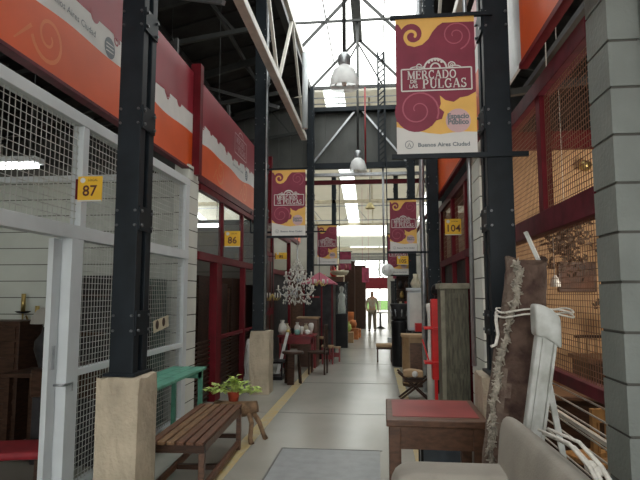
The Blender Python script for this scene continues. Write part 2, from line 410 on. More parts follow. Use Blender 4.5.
# far end: glazed wall with a dark red band over the doors
struct('window_8', MB().box(-9.3, 8.3, 45.9, 45.92, 3.0, 5.6), 'glass')
struct('trim_end_band', MB().box(-.9, 1.4, 45.65, 45.7, 2.0, 2.95), 'red_frame')
for x in (-9.2, -2.2, -.9, .3, 1.2, 8.2): trim(MB().box(x-.05, x+.05, 45.7, 45.8, 0, 5.6), 'steel_pale')
struct('wall_end_left', MB().box(-9.3, -.9, 45.8, 45.95, 0, 3.0), 'cream')
struct('wall_end_upper', MB().box(-9.3, -2.2, 45.8, 45.88, 3.0, 5.6), 'cream')
struct('wall_end_upper_right', MB().box(1.6, 8.3, 45.8, 45.88, 3.0, 5.6), 'cream')
struct('wall_end_right', MB().box(1.2, 8.3, 45.8, 45.95, 0, 3.0), 'cream')
struct('ground_3', MB().box(-1.5, 2.5, 55, 58, -.01, .9), 'grass')

# block partitions between the stalls; the coursed end pillars face the aisle
def blocks(x0, x1, y0, y1, z1, h, side):
    mb = MB(); z = 0; k = 0
    while z < z1 - .02:
        t = min(z+h-.014, z1); mb.box(x0, x1, y0, y1, z, t, 0); mb.box(x0+.008, x1-.008, y0+.008, y1-.008, t, min(t+.014, z1), 1); z += h; k += 1
    return mb
struct('wall_pillar_left', blocks(-2.62, -2.43, 6.75, 7.15, 3.3, .222, 0), ['block', 'mortar'])
struct('wall_pillar_left_far', blocks(-2.62, -2.43, 11.9, 12.3, 3.3, .222, 0), ['brown_wood', 'mortar'])
struct('wall_pillar_right_near', blocks(1.15, 1.30, 2.69, 2.95, 3.6, .2375, 0), ['block_grey', 'mortar'])
struct('wall_pillar_right', blocks(1.13, 1.36, 5.95, 6.68, 3.5, .222, 0), ['block', 'mortar'])
struct('wall_pillar_right_far', blocks(1.15, 1.36, 11.2, 11.6, 3.5, .222, 0), ['block', 'mortar'])
def boards(x0, x1, y0, y1, z1, h, gap=.012):
    mb = MB(); z = 0
    while z < z1-.02:
        mb.box(x0, x1, y0, y1, z, min(z+h-gap, z1), 0); mb.box(x0, x1, y0+.012, y1-.012, z+h-gap, min(z+h, z1), 1); z += h
    return mb
struct('wall_partition_left', boards(-9.1, -2.63, 6.88, 7.02, 3.17, .222), ['pale_board', 'mortar'])
struct('wall_partition_left_far', boards(-9.1, -2.63, 12.0, 12.14, 3.17, .3), ['hall_wall', 'mortar'])
struct('wall_partition_right_near', MB().box(1.31, 6, 2.75, 2.9, 0, 3.2), 'block_grey')
struct('wall_partition_right', MB().box(1.37, 8.1, 6.24, 6.38, 0, 3.27), 'tan_wall')
struct('wall_partition_right_far', MB().box(1.37, 8.1, 11.3, 11.44, 0, 3.27), 'cream')
struct('wall_back_left', MB().box(-6.3, -6.15, 1, 15, 0, 3.17), 'cream')
struct('wall_back_left_2', MB().box(-6.3, -6.15, 15.3, 30, 0, 4.2), 'cream')
struct('wall_back_right', MB().box(5.4, 5.55, 2.9, 15, 0, 3.27), 'brown_wood')
trim(MB().box(-6.1, -2.62, 6.83, 6.9, 3.12, 3.2), 'white_paint')
trim(MB().box(1.37, 5.4, 6.16, 6.24, 3.22, 3.42), 'red_frame')

# ---------------------------------------------------------------- steel columns on concrete plinths
def bolts(mb, x, y, z, nx=(1,0,0), r=.012):
    p = Vector((x,y,z)); mb.tube([p, p+Vector(nx)*.014], r, 6)
def column(x0, y0, w_, d, z0, z1, label, side):   # side = +1: the plates face +x
    t = thing('steel_column', label, 'column', (x0, y0, z0)); h = z1-z0
    c = d*.36
    MB().box(0, w_, 0, c, 0, h).build('chord', 'steel_dark', t, .006)
    MB().box(0, w_, d-c, d, 0, h).build('chord', 'steel_dark', t, .006)
    MB().box(w_*.35, w_*.65, c+.001, d-c-.001, 0, h).build('web', 'steel_dark', t)
    z = .38; xs = w_ if side > 0 else 0
    while z < h:
        pl = MB().box(xs+(.0 if side > 0 else -.012), xs+(.012 if side > 0 else 0), .01, d-.01, z-.09, z+.09).build('batten_plate', 'steel_dark', t)
        b = MB()
        for yy in (.035, d-.035):
            for zz in (z-.055, z+.055): bolts(b, xs+.012*side, yy, zz, (side,0,0))
        for xx in (.02, w_-.02):
            for zz in (z-.055, z+.055): b.tube([(xx, 0, zz), (xx, -.012, zz)], .010, 6)
        b.build('bolts', 'bolt', pl)
        z += .78
    MB().box(-.03, w_+.03, -.03, d+.03, 0, .02).build('base_plate', 'steel_dark', t)
    return t
def plinth(x0, y0, w_, d, h, label, seed):
    random.seed(seed); bm = bmesh.new(); bmesh.ops.create_cube(bm, size=1)
    for v in bm.verts: v.co = Vector(((v.co.x+.5)*w_, (v.co.y+.5)*d, (v.co.z+.5)*h))
    bmesh.ops.subdivide_edges(bm, edges=bm.edges[:], cuts=7, use_grid_fill=True)
    for v in bm.verts:
        k = .012 if v.co.z > h*.9 else .004
        if v.co.z > .01: v.co += Vector((random.uniform(-k,k), random.uniform(-k,k), random.uniform(-k,k)*(1 if v.co.z > h-.01 else .3)))
        if v.co.z > h-.01 and .03 < v.co.x < w_-.03 and .03 < v.co.y < d-.03: v.co.z = h
    me = bpy.data.meshes.new('concrete_plinth'); bm.to_mesh(me); bm.free(); me.materials.append(M['plinth'])
    o = bpy.data.objects.new('concrete_plinth', me); COL.objects.link(o); o.location = (x0, y0, 0)
    return tag(o, label, 'plinth')
plinth(-1.985, 3.74, .31, .33, 1.0, 'tall beige concrete plinth with chipped top, beside the near end of the slatted bench', 1)
column(-1.94, 3.82, .18, .25, 1.005, 7.4, 'dark steel column with bolted plates in front of the white mesh stall front', 1)
plinth(-2.04, 8.66, .32, .36, 1.0, 'beige concrete plinth beyond the potted plant, next to the red framed stall', 2)
column(-2.02, 8.74, .19, .25, 1.005, 7.4, 'dark steel column between sign 86 and the crystal chandelier', 1)
plinth(.755, 4.07, .29, .34, 1.0, 'rough pale concrete plinth behind the rolled rug and red topped table', 3)
column(.845, 4.118, .19, .24, 1.005, 7.4, 'dark steel column right behind the large hanging banner', -1)
column(.87, 9.07, .18, .25, .0, 7.4, 'dark steel column beside sign 104', -1)
column(-1.88, 14.6, .18, .25, .0, 7.4, 'dark steel column behind the small red roofed hut, under the gable', 1)
column(.86, 14.4, .20, .25, .0, 7.4, 'slim dark steel column farther along the aisle beyond the white cabinet', -1)
column(-1.8, 22, .18, .2, 0, 6.55, 'distant dark steel column on the side of the tall black display case', 1)
column(.75, 22, .18, .2, 0, 6.55, 'distant dark steel column behind the piled bric-a-brac', -1)
# foil lined duct and cables beside the columns
tag(MB().tube([(.79,9.16,.0),(.79,9.16,2),(.78,9.16,3.2),(.79,9.16,3.6),(.79,9.16,7.3)], .045, 10).build('metal_duct', 'galv'), 'silvery vertical duct next to the column by sign 104', 'duct')
tag(MB().tube([(-1.81,8.72,1.02),(-1.80,8.7,7.4)], .014, 6).build('cable_conduit', 'galv'), 'thin bright conduit running up the column near the chandelier', 'conduit')
tag(MB().tube([(.74,4.3,1.05),(.745,4.32,3),(.74,4.3,7.4)], .018, 6).build('cable_conduit', 'galv'), 'bright conduit along the column behind the big banner', 'conduit')

# ---------------------------------------------------------------- longitudinal lattice girders and the hanging mast
def girder(x, ys, zb, zt, label, w_=.13):
    t = thing('lattice_girder', label, 'girder', (x, ys[0], zb)); L = ys[-1]-ys[0]
    MB().box(-w_/2, w_/2, 0, L, -w_/2, w_/2).build('bottom_chord', 'steel_pale', t, .01)
    MB().box(-.04, .04, 0, L, zt-zb-.05, zt-zb+.05).build('top_chord', 'steel_pale', t)
    for i in range(len(ys)-1):
        a, b = ys[i]-ys[0], ys[i+1]-ys[0]
        if i % 2: MB().bar((0, a, zt-zb), (0, b, 0), .05, .07).build('diagonal', 'steel_pale', t)
        else: MB().bar((0, a, 0), (0, b, zt-zb), .05, .07).build('diagonal', 'steel_pale', t)
    return t
girder(-1.665, [1.5, 3.6, 5.6, 7.3, 9.0, 10.5, 12.4], 5.28, 7.2, 'pale steel girder under the roof eave above the red and orange fascia')
tag(MB().tube([(-1.54,11.6,5.25),(-1.54,11.6,7.0)], .065, 10).build('hanging_pipe', 'white_paint'), 'short white vertical pipe hanging by the end of the pale girder', 'pipe')
girder(1.115, [6.0, 8, 10, 12, 14], 5.28, 7.2, 'pale steel girder under the eave behind the large banner')
t = thing('lattice_mast', 'thin dark lattice upright standing on the crossbeam under the bright roof', 'mast', (.2, 14.93, 5.27))
for dx in (-.09, .09): MB().bar((dx,0,0),(dx,0,3.2), .05).build('upright', 'steel_dark', t)
mb = MB()
for k in range(20): mb.bar((-.09,0,k*.16),(.09,0,k*.16+.16), .03)
mb.build('lacing', 'steel_dark', t)
tag(MB().tube([(.22,14.93,5.12),(.22,14.93,2.4)], .03, 8).build('drop_pipe', 'galv'), 'thin grey pipe dropping from the crossbeam beside the middle hanging banner', 'pipe')

# ---------------------------------------------------------------- fascia boards
def fascia_panel(y0, y1, x, z0, z1, zo, zw, face, name_label, logo_at=None, seed=1, crest_at=None):
    """local x runs along the aisle; panel faces -y locally, turned to the aisle afterwards"""
    random.seed(seed); L = y1-y0; H = z1-z0
    t = thing('market_signboard', name_label, 'sign board', (x, y1 if face < 0 else y0, z0), -PI/2 if face < 0 else PI/2)
    # face -1: local x -> -Y world ; face +1: local x -> +Y
    mb = MB(); mb.box(0, L, .0, .05, 0, H, 0)
    def wav(a, u, ph): return .6*(a*math.sin(u*2.1+ph) + a*.5*math.sin(u*4.7+ph*2))
    n = int(L*10); us = [L*i/n for i in range(n+1)]
    zo_, zw_ = zo-z0, zw-z0
    def strip(lo, hi, y, mi):
        mb.add([(u, y, lo(u)) for u in us]+[(u, y, hi(u)) for u in us], [(i, i+1, n+2+i, n+1+i) for i in range(n)], mi)
    strip(lambda u: 0, lambda u: zo_+wav(.05, u, seed), -.002, 1)
    strip(lambda u: zo_+wav(.05, u, seed), lambda u: zw_+wav(.05, u, seed+1), -.002, 2)
    for k in range(int(L/.42)):                   # scalloped lobes of the dark red field
        u = .2+k*.42+random.uniform(-.04,.04); r = random.uniform(.05,.09)
        if u+r < L: flat(mb, circle(u, zw_+wav(.05,u,seed+1)+.02, r, 14), -.003-.0001*k, 0)
        if k % 3 == 0 and u+.1 < L: ribbon(mb, spiral(u+.02, zw_+wav(.05,u,seed+1)-.05, .06, .012, 0, 3*PI, 16), .022, .012, -.006, 0)
    u = 1.15
    while u < L-.6:                                # paler swirls on the orange
        ribbon(mb, spiral(u, .27, .21, .03, PI*1.1, PI*4.2, 34), .035, .018, -.004, 3)
        ribbon(mb, [(u-.21-.03*i, .27-.03*i) for i in range(7)], .03, .012, -.0045, 3)
        u += 1.25+random.uniform(0,.4)
    mb.build('printed_sheet', ['fascia_maroon', 'orange', 'ban_white', 'orange_light'], t)
    if logo_at is not None:
        g = MB(); u = logo_at; zc = H-.36
        serif(g, 'MERCADO', u-.33, zc+.03, .11, -.008, 0, .85); serif(g, 'PULGAS', u-.18, zc-.12, .12, -.008, 0, .85)
        put(g, glyphs('DE\nLAS', .06), u-.28, -.008, zc-.05, 0)
        fr = [(u-.42,zc-.17),(u+.42,zc-.17),(u+.42,zc+.18),(u-.42,zc+.18),(u-.42,zc-.17)]
        for p, q in zip(fr[:-1], fr[1:]): ribbon(g, [p, q], .022, .022, -.0075, 0)
        ribbon(g, arc(u, zc+.18, .17, .1, 180, 0), .022, .022, -.0078, 0)
        g.build('lettering', ['ban_rose', 'ban_grey'], t)
    if crest_at is not None:
        ua = crest_at; zl = (zo_+zw_)/2-.01; g = MB()
        flat(g, circle(ua, zl, .10, 20), -.0055, 0)
        for k in range(3): ribbon(g, [(ua-.07, zl-.04+.035*k), (ua+.07, zl-.03+.035*k)], .012, .008, -.0068, 1)
        put(g, glyphs('Buenos Aires Ciudad', .085), ua-.62, -.0058, zl, 0)
        g.build('crest', ['ban_grey', 'ban_white'], t)
    return t
# left row: faces +x (toward the aisle): local -y must point to +x -> rz = +90deg, local x -> +Y
fascia_panel(-.5, 6.93, -2.46, 3.265, 4.62, 3.77, 4.02, 1, 'long red, white and orange fascia board above the white mesh stall', None, 3, 5.12)
fascia_panel(7.13, 12.0, -2.46, 3.26, 4.62, 3.72, 4.0, 1, 'red, white and orange fascia board above the red framed stall', 2.4, 6, 2.85)
fascia_panel(12.2, 17.5, -2.46, 3.26, 4.62, 3.72, 4.0, 1, 'distant fascia board in red and orange beyond the chandelier', 2, 9)
fascia_panel(1.2, 3.92, 1.07, 3.28, 4.7, 3.95, 4.15, -1, 'orange fascia board above the stall with the grey block pillar', None, 4)
fascia_panel(4.95, 9.7, 1.07, 3.28, 4.7, 3.9, 4.15, -1, 'orange fascia board between the near column and the one by sign 104', 2.2, 5)
tag(MB().box(1.09, 1.11, 3.95, 4.92, 3.3, 5.2).build('plastic_sheet', 'plastic_sheet'), 'pale plastic sheet hung in the gap between orange fascia boards', 'sheet')
for y, x0, x1 in ((7.0, -2.5, -2.36), (12.07, -2.5, -2.36)):
    tag(MB().box(x0, x1, y-.06, y+.06, 3.2, 4.75).build('fascia_post', 'red_frame'), 'dark red upright between fascia boards ' + ('above the near white block pillar' if y < 8 else 'farther beyond the chandelier'), 'post')
trim(MB().box(-2.52, -2.43, -1, 6.93, 3.235, 3.262), 'maroon_rail')
trim(MB().box(-2.52, -2.42, 7.12, 17, 3.15, 3.255), 'maroon_rail')
trim(MB().box(1.06, 1.12, 1.2, 3.95, 3.24, 3.278), 'red_frame')
trim(MB().box(1.06, 1.12, 4.9, 17, 3.24, 3.278), 'red_frame')
for y in (1.5, 4.2, 6.5, 9.0, 12.5): trim(MB().bar((-2.55, y, 3.3), (-2.55, y, 4.9), .05), 'steel_roof')
for y in (1.5, 3.8, 5.1, 7.3, 9.6): trim(MB().bar((1.13, y, 3.3), (1.13, y, 5.2), .05), 'steel_roof')

# ---------------------------------------------------------------- stall fronts
def wiremesh(y0, y1, z0, z1, step, r, x=0):
    mb = MB(); n = int(round((y1-y0)/step))
    for i in range(n+1): y = y0+(y1-y0)*i/n; mb.bar((x, y, z0), (x, y, z1), r*2)
    n = int(round((z1-z0)/step))
    for i in range(n+1): z = z0+(z1-z0)*i/n; mb.bar((x+r, y0, z), (x+r, y1, z), r*2)
    return mb
# stall 87
t = thing('stall_front', 'white painted steel stall front with wire mesh, carrying sign 87', 'shop front', (-2.45, 0, 0))
MB().box(-.05, .05, .5, 6.74, 2.99, 3.085).build('top_rail', 'white_paint', t, .004)
MB().box(-.05, .05, .5, 6.74, 2.04, 2.15).build('door_header', 'white_paint', t, .004)
MB().box(-.045, .045, 4.16, 4.25, 2.15, 2.99).build('upper_post', 'white_paint', t, .004)
MB().box(-.045, .045, 6.6, 6.74, 0, 3.02).build('end_post', 'white_paint', t, .004)
MB().box(-.05, .05, 4.05, 4.22, 0, 2.04).build('door_jamb', 'white_paint', t, .004)
MB().box(-.04, .04, 4.22, 6.6, .94, .99).build('middle_rail', 'white_paint', t)
MB().box(-.04, .04, 4.22, 6.6, .0, .08).build('bottom_rail', 'white_paint', t)
MB().box(-.04, .04, 5.5, 5.56, .08, 2.04).build('mullion', 'white_paint', t)
wiremesh(.6, 6.6, 2.15, 2.99, .06, .0024).build('wire_mesh', 'wire', t)
wiremesh(4.22, 6.6, .08, 2.04, .05, .0022).build('wire_mesh', 'wire', t)
d = MB().box(-.075, -.03, 3.93, 4.04, 0, 2.03).build('door_stile', 'white_paint', t, .004)
d2 = MB(); d2.tube([(-.02,4.0,.90),(.06,4.0,.90)], .01); d2.bar((.055,4.0,.90),(.055,4.12,.90), .018); d2.bar((.055,4.12,.91),(.055,4.12,.84), .018); d2.build('door_handle', 'galv', d)
MB().box(-.03,-.02,3.97,4.0,1.02,1.2).build('lock_plate', 'galv', d)
# stall 86
t = thing('stall_front', 'dark red steel stall front with glazed upper lights, carrying sign 86', 'shop front', (-2.45, 7.16, 0))
MB().box(-.05, .05, 0, 4.7, 3.04, 3.12).build('top_rail', 'red_frame', t)
MB().box(-.05, .05, 0, 4.7, 2.07, 2.18).build('door_header', 'red_frame', t)
for y in (1.15, 2.45, 3.7): MB().box(-.035, .035, y, y+.07, 2.18, 3.04).build('mullion', 'red_frame', t)
MB().box(-.07, .05, .85, 1.12, 0, 2.07).build('door_post', 'red_frame', t, .005)
for y in (2.6, 4.55): MB().box(-.05, .05, y, y+.08, 0, 2.07).build('door_post', 'red_frame', t, .005)
MB().box(-.006, .006, 0, 4.7, 2.18, 3.04).build('upper_glass', 'glass', t)
MB().box(-.03, .03, 1.12, 4.6, .9, .95).build('middle_rail', 'red_frame', t)
mb = MB()
for k in range(15): mb.box(-.06, -.04, .02, 4.55, .05+k*.06, .075+k*.06)
mb.build('louvre_shutter', 'dark_wood', t)
# stall 85, far left
t = thing('stall_front', 'dark maroon doorway of the stall behind the chandelier', 'shop front', (-2.42, 12.32, 0))
MB().box(-.05,.05,0,.1,0,3.1).build('door_post','red_frame',t); MB().box(-.05,.05,2.5,2.62,0,3.1).build('door_post','red_frame',t)
MB().box(-.05,.05,.1,2.5,2.07,2.18).build('door_header','red_frame',t); MB().box(-.05,.05,.1,2.5,3.0,3.1).build('top_rail','red_frame',t)
MB().box(-.03,-.01,.1,2.5,0,2.07).build('door','char',t)
t = thing('folding_door', 'tall dark maroon folding door leaf beside the chandelier', 'door', (-2.34, 10.75, 0))
for k in range(3):
    lf=MB().box(0,.05,k*.4,k*.4+.38,.02,2.5).build('leaf','red_frame',t); MB().box(.05,.06,k*.4+.06,k*.4+.32,1.3,2.3).build('panel','dark_wood',lf); MB().box(.05,.06,k*.4+.06,k*.4+.32,.2,1.15).build('panel','dark_wood',lf)
# near right stall
t = thing('stall_front', 'dark red steel stall front with wire mesh beside the grey block pillar', 'shop front', (1.2, 2.96, 0))
MB().box(-.05,.05,0,3.25,3.0,3.12).build('top_rail','maroon_rail',t,.004)
MB().box(-.05,.05,0,3.25,2.02,2.17).build('middle_rail','maroon_rail',t,.004)
MB().box(-.04,.04,0,3.25,1.03,1.10).build('lower_rail','maroon_rail',t,.004)
MB().box(-.012,.012,0,3.25,.80,.825).build('lower_rail','steel_pale',t)
MB().box(-.035,.035,.9,1.0,2.17,3.0).build('post','red_frame',t,.004)
MB().box(-.04,.04,3.15,3.25,0,3.0).build('post','red_frame',t,.004)
wiremesh(0,3.2,2.17,3.0,.036,.0018).build('wire_mesh','wire_dark',t)
wiremesh(0,3.2,1.10,2.02,.036,.0018).build('wire_mesh','wire_dark',t)
mb=MB()
for k in range(14): mb.bar((0,0,.08+k*.07),(0,3.2,.08+k*.07),.008)
mb.build('horizontal_wires','wire',t)
t = thing('door_frame', 'dark red steel frame at the outer edge of the grey block pillar', 'frame', (1.31, 2.5, 0))
MB().box(0,.12,0,.15,0,3.6).build('post','red_frame',t)
# stall 104
t = thing('stall_front', 'dark red stall front under sign 104 behind the weathered cabinet', 'shop front', (1.2, 6.7, 0))
MB().box(-.05,.05,0,4.4,2.07,2.17).build('door_header','maroon_rail',t)
MB().box(-.05,.05,0,4.4,3.05,3.15).build('top_rail','maroon_rail',t)
for y in (.35,1.6,3.0,4.2): MB().box(-.05,.05,y,y+.1,0,3.05).build('post','red_frame',t)
MB().box(.01,.04,0,4.2,0,2.07).build('door','char',t)
wiremesh(0,4.2,2.17,3.05,.08,.003).build('wire_mesh','wire_dark',t)
# upper clutter framing over the near right stall: bluish glazed panel
trim(MB().bar((1.7,3.2,3.9),(1.7,6.2,3.9),.06,.06),'steel_roof')
trim(MB().bar((1.25,5.0,3.45),(3.5,5.0,3.75),.06,.06),'steel_roof')
struct('wall_upper_right', MB().box(1.2,8.1,11.5,11.56,3.45,5.8),'dark_roof')
struct('wall_upper_left', MB().box(-9,-4.2,12.0,12.1,3.3,5.4),'grey_clad')

# ---------------------------------------------------------------- number signs
def numsign(num, x, y, z, w_, h, label, arm=0):
    t = thing('number_sign', label, 'sign', (x, y, z))
    mb = MB(); mb.box(-w_/2, w_/2, 0, .008, 0, h, 0)
    flat(mb, [(-w_/2,0),(w_/2,0),(w_/2,h*.05),(-w_/2,h*.05)], -.001, 1)
    flat(mb, circle(-w_*.3, h*.84, w_*.11, 10), -.0012, 1)
    mb.box(-w_/2-.02, -w_/2, .0, .02, h*.1, h*.9, 2)
    mb.build('plate', ['sign_yellow', 'ban_white', 'red_frame'], t)
    g = MB(); put(g, glyphs(num, h*.6, .002*h/.2), 0, -.003, h*.40, 0)
    put(g, glyphs('LOCAL', h*.13), w_*.12, -.003, h*.84, 0)
    g.build('digits', 'ink', t)
    if arm: MB().bar((0,.012,h/2),(arm,.012,h/2),.02).build('bracket', 'red_frame', t)
    return t
numsign('87', -2.29, 4.08, 2.34, .205, .205, 'small yellow sign reading 87 on the white stall frame')
numsign('86', -2.24, 8.25, 2.33, .25, .25, 'small yellow sign reading 86 on the red framed stall', -.18)
numsign('104', 1.085, 7.7, 2.42, .225, .23, 'small yellow sign reading 104 beside a dark column')
numsign('105', .70, 14.39, 2.36, .30, .23, 'small distant yellow sign reading 105 above the white cabinet', .22)
numsign('85', -2.0, 11.3, 2.32, .24, .15, 'small yellow sign up behind the left side of the chandelier', -.42)

# ---------------------------------------------------------------- hanging banners
def banner(x0, x1, y, z0, z1, side, label, rods=(.25,.35)):
    W = x1-x0; H = z1-z0
    t = thing('hanging_banner', label, 'banner', (x0, y, z0), 0, 'market banners over the aisle')
    def X(u): return u*W
    def Z(v): return v*H                                     # v from the bottom
    n = 10; mb = MB()
    # cloth body, gently bowed
    def bow(u, v): return 0
    raw = MB()
    raw.box(0, W, 0, .004, 0, H, 0)
    raw.v = []; raw.f = []; raw.m = []; raw.sm = []
    k = 14
    def sheet(yoff, mi, f=None):
        raw.add([(X(i/k), yoff, Z(j/k)) for j in range(k+1) for i in range(k+1)],
                [(j*(k+1)+i, j*(k+1)+i+1, (j+1)*(k+1)+i+1, (j+1)*(k+1)+i) for j in range(k) for i in range(k)], mi, True)
    sheet(0, 0); sheet(.004, 0)
    s = [(0,0),(1,0),(1,.15),(.85,.155),(.7,.15),(.55,.14),(.4,.15),(.2,.175),(0,.2)]
    flat(raw, [(X(a), Z(b)) for a,b in s], -.0012, 2)                      # white foot
    s = [(0,.2),(.2,.175),(.4,.15),(.55,.14),(.7,.15),(.85,.155),(1,.15),(1,.44),(.9,.41),(.8,.40),(.72,.37),(.62,.385),(.55,.42),(.56,.36),(.54,.33),(.60,.30),(.57,.25),(.5,.24),(.44,.2),(.3,.19),(.12,.2),(0,.24)]
    flat(raw, [(X(a), Z(b)) for a,b in s], -.0010, 1)                      # yellow field
    flat(raw, [(X(a), Z(b)) for a,b in [(0,.96),(1,.955),(1,1),(0,1)]], -.0013, 1)
    s = [(0,.97),(.58,.97),(.5,.92),(.44,.87),(.40,.82),(.33,.78),(.2,.75),(.1,.78),(.05,.84),(.04,.9),(0,.93)]
    # yellow curl top-left with dark red eye
    flat(raw, [(X(a), Z(b)) for a,b in [(.03,.965),(.64,.97),(.54,.935),(.47,.89),(.42,.84),(.34,.80),(.24,.785),(.15,.80),(.10,.84),(.13,.83),(.2,.81)]], -.0015, 1)
    flat(raw, circle(X(.20), Z(.885), .135*W, 20), -.0016, 0)
    ribbon(raw, spiral(X(.215), Z(.868), .125*W, .03*W, -.25*PI, -2.2*PI, 26), .055*W, .03*W, -.0018, 1)
    flat(raw, circle(X(.25), Z(.31), .27*W, 26), -.0014, 0)
    # pink outline swirls
    ribbon(raw, spiral(X(.76), Z(.86), .2*W, .035*W, -.4*PI, 3.1*PI, 34), .018*W, .012*W, -.0018, 3)
    ribbon(raw, spiral(X(.27), Z(.32), .27*W, .04*W, -.15*PI, 3.1*PI, 36), .022*W, .012*W, -.0018, 3)
    ribbon(raw, spiral(X(.16), Z(.19), .14*W, .03*W, .1*PI, 2.2*PI, 24), .02*W, .012*W, -.0019, 3) if False else None
    flat(raw, circle(X(.77), Z(.235), .155*W, 22), -.0020, 4)
    # logo frame with scrolled top
    zf0, zf1 = .46, .62
    fr = [(X(.07),Z(zf0)),(X(.95),Z(zf0)),(X(.95),Z(zf1)),(X(.07),Z(zf1)),(X(.07),Z(zf0))]
    for a, b in zip(fr[:-1], fr[1:]): ribbon(raw, [a, b], .018*W, .018*W, -.0022, 5)
    ribbon(raw, arc(X(.5), Z(zf1), .14*W, .13*W, 180, 0), .022*W, .022*W, -.0024, 5)
    ribbon(raw, arc(X(.5), Z(zf1), .06*W, .07*W, 180, 0), .02*W, .02*W, -.0024, 5)
    for sgn in (-1, 1):
        ribbon(raw, spiral(X(.5)+sgn*.2*W, Z(zf1)+.035*W, .05*W, .01*W, 0, 3*PI*sgn, 16), .016*W, .01*W, -.0024, 5)
        ribbon(raw, arc(X(.5)+sgn*.24*W, Z(zf1), .08*W, .03*W, 180, 0), .014*W, .014*W, -.0024, 5)
    for q in range(5): flat(raw, circle(X(.42+.04*q), Z(zf1)+.085*W+.03*W*math.sin(PI*q/4), .018*W, 8), -.0026, 5)
    body = raw.v; raw.v = [(x, y_+bow(x/W, z/H), z) for x, y_, z in body]
    raw.build('printed_cloth', ['ban_maroon', 'ban_yellow', 'ban_white', 'ban_pink', 'ban_rose', 'ban_white'], t)
    g = MB(); h = .076*H*.9
    serif(g, 'MERCADO', X(.145), Z(.545), h*.9, -.004, 0, W/H*1.55)
    serif(g, 'PULGAS', X(.335), Z(.475), h*.98, -.004, 0, W/H*1.62)
    put(g, glyphs('DE', .062*W*1.1, .001), X(.22), -.004, Z(.527), 0); put(g, glyphs('LAS', .062*W*1.1, .001), X(.22), -.004, Z(.492), 0)
    put(g, glyphs('Espacio\nPúblico', .085*W, .0035*W), X(.77), -.004, Z(.245), 1, 1.05, 1.1)
    put(g, glyphs('Buenos Aires Ciudad', .072*W, .002*W), X(.585), -.004, Z(.065), 1, 1.05, 1)
    ribbon(g, circle(X(.155), Z(.07), .05*W, 18)+[(X(.155)+.05*W, Z(.07))], .008*W, .008*W, -.004, 1)
    ribbon(g, [(X(.155)-.02*W, Z(.07)-.03*W), (X(.155), Z(.07)+.02*W), (X(.155)+.02*W, Z(.07)-.03*W)], .01*W, .01*W, -.0045, 1)
    g.v = [(x, y_+bow(x/W, z/H), z) for x, y_, z in g.v]
    g.build('lettering', ['ban_white', 'ban_grey'], t)
    a, b = (-.04, W+rods[0]) if side > 0 else (-rods[0], W+.04)
    MB().bar((a, .006, H+.012), (b, .006, H+.012), .03).build('top_rod', 'steel_dark', t)
    a, b = (-.04, W+rods[1]) if side > 0 else (-rods[1], W+.04)
    MB().bar((a, .006, -.015), (b, .006, -.015), .035).build('bottom_rod', 'steel_dark', t)
    return t
banner(.17, .775, 4.1, 2.66, 3.75, 1, 'largest hanging banner, dark red and yellow, on the near column', (.14, .37))
banner(-1.71, -1.15, 8.75, 2.55, 3.66, -1, 'hanging market banner on the column just before the chandelier', (.12, .12))
banner(.24, .68, 9.05, 2.30, 3.17, 1, 'hanging market banner mounted on the column by sign 104', (.22, .22))
banner(-1.60, -1.06, 14.75, 2.4, 3.48, -1, 'hanging market banner beyond the chandelier, above the small hut roof', (.12, .12))
banner(.32, .86, 14.5, 2.1, 3.18, 1, 'hanging market banner partly hidden behind the one by sign 104', (.05, .05))

# ---------------------------------------------------------------- pendant lamps
def pendant(x, y, zb, label, ztop, bend=0):
    t = thing('pendant_lamp', label, 'lamp', (x, y, zb), 0, 'industrial pendant lamps')
    MB().lathe([(.225,0),(.228,.02),(.215,.14),(.17,.27),(.10,.34),(.075,.36)], n=28).build('glass_shade', 'lamp_glass', t)
    MB().lathe([(.0,.36),(.085,.35),(.10,.39),(.10,.50),(.07,.55),(.03,.57),(0,.57)], n=20).build('ballast_cap', 'galv', t)
    MB().lathe([(0,.02),(.03,.03),(.045,.1),(.03,.2),(.025,.35)], n=12).build('bulb', 'white_ceramic', t)
    MB().tube([(0,0,.56),(bend*.4,0,.56+(ztop-zb-.56)*.4),(bend,0,ztop-zb)], .03, 8).build('suspension_rod', 'steel_roof', t)
    return t
pendant(-.46, 8.1, 4.78, 'large glass pendant lamp nearest, hanging against the bright roof', 8.86, -.0)
pendant(-.44, 13.9, 4.78, 'glass pendant lamp hanging in front of the dark gable cladding', 8.86, -.0)
t = thing('pendant_lamp', 'small cream cone lamp hanging low in the distance, left of a banner', 'lamp', (-.18, 18.05, 4.45))
MB().lathe([(.17,0),(.1,.14),(.04,.2),(0,.2)], n=16).build('shade','shade_yellow',t); MB().tube([(0,0,.2),(0,0,2.7)],.015).build('rod','galv',t)
t = thing('globe_lamp', 'white glass globe hung from a curved ring above the aisle', 'lamp', (.30, 14.1, 2.03))
MB().ball((0,0,.18), .165, 20).build('globe','lamp_glass',t); MB().tube([(-.10,0,-.02),(-.2,0,.05),(-.24,0,.2),(-.18,0,.35),(0,0,.42),(0,0,3.15),(0,.9,3.15)],.013).build('bracket','steel_dark',t)

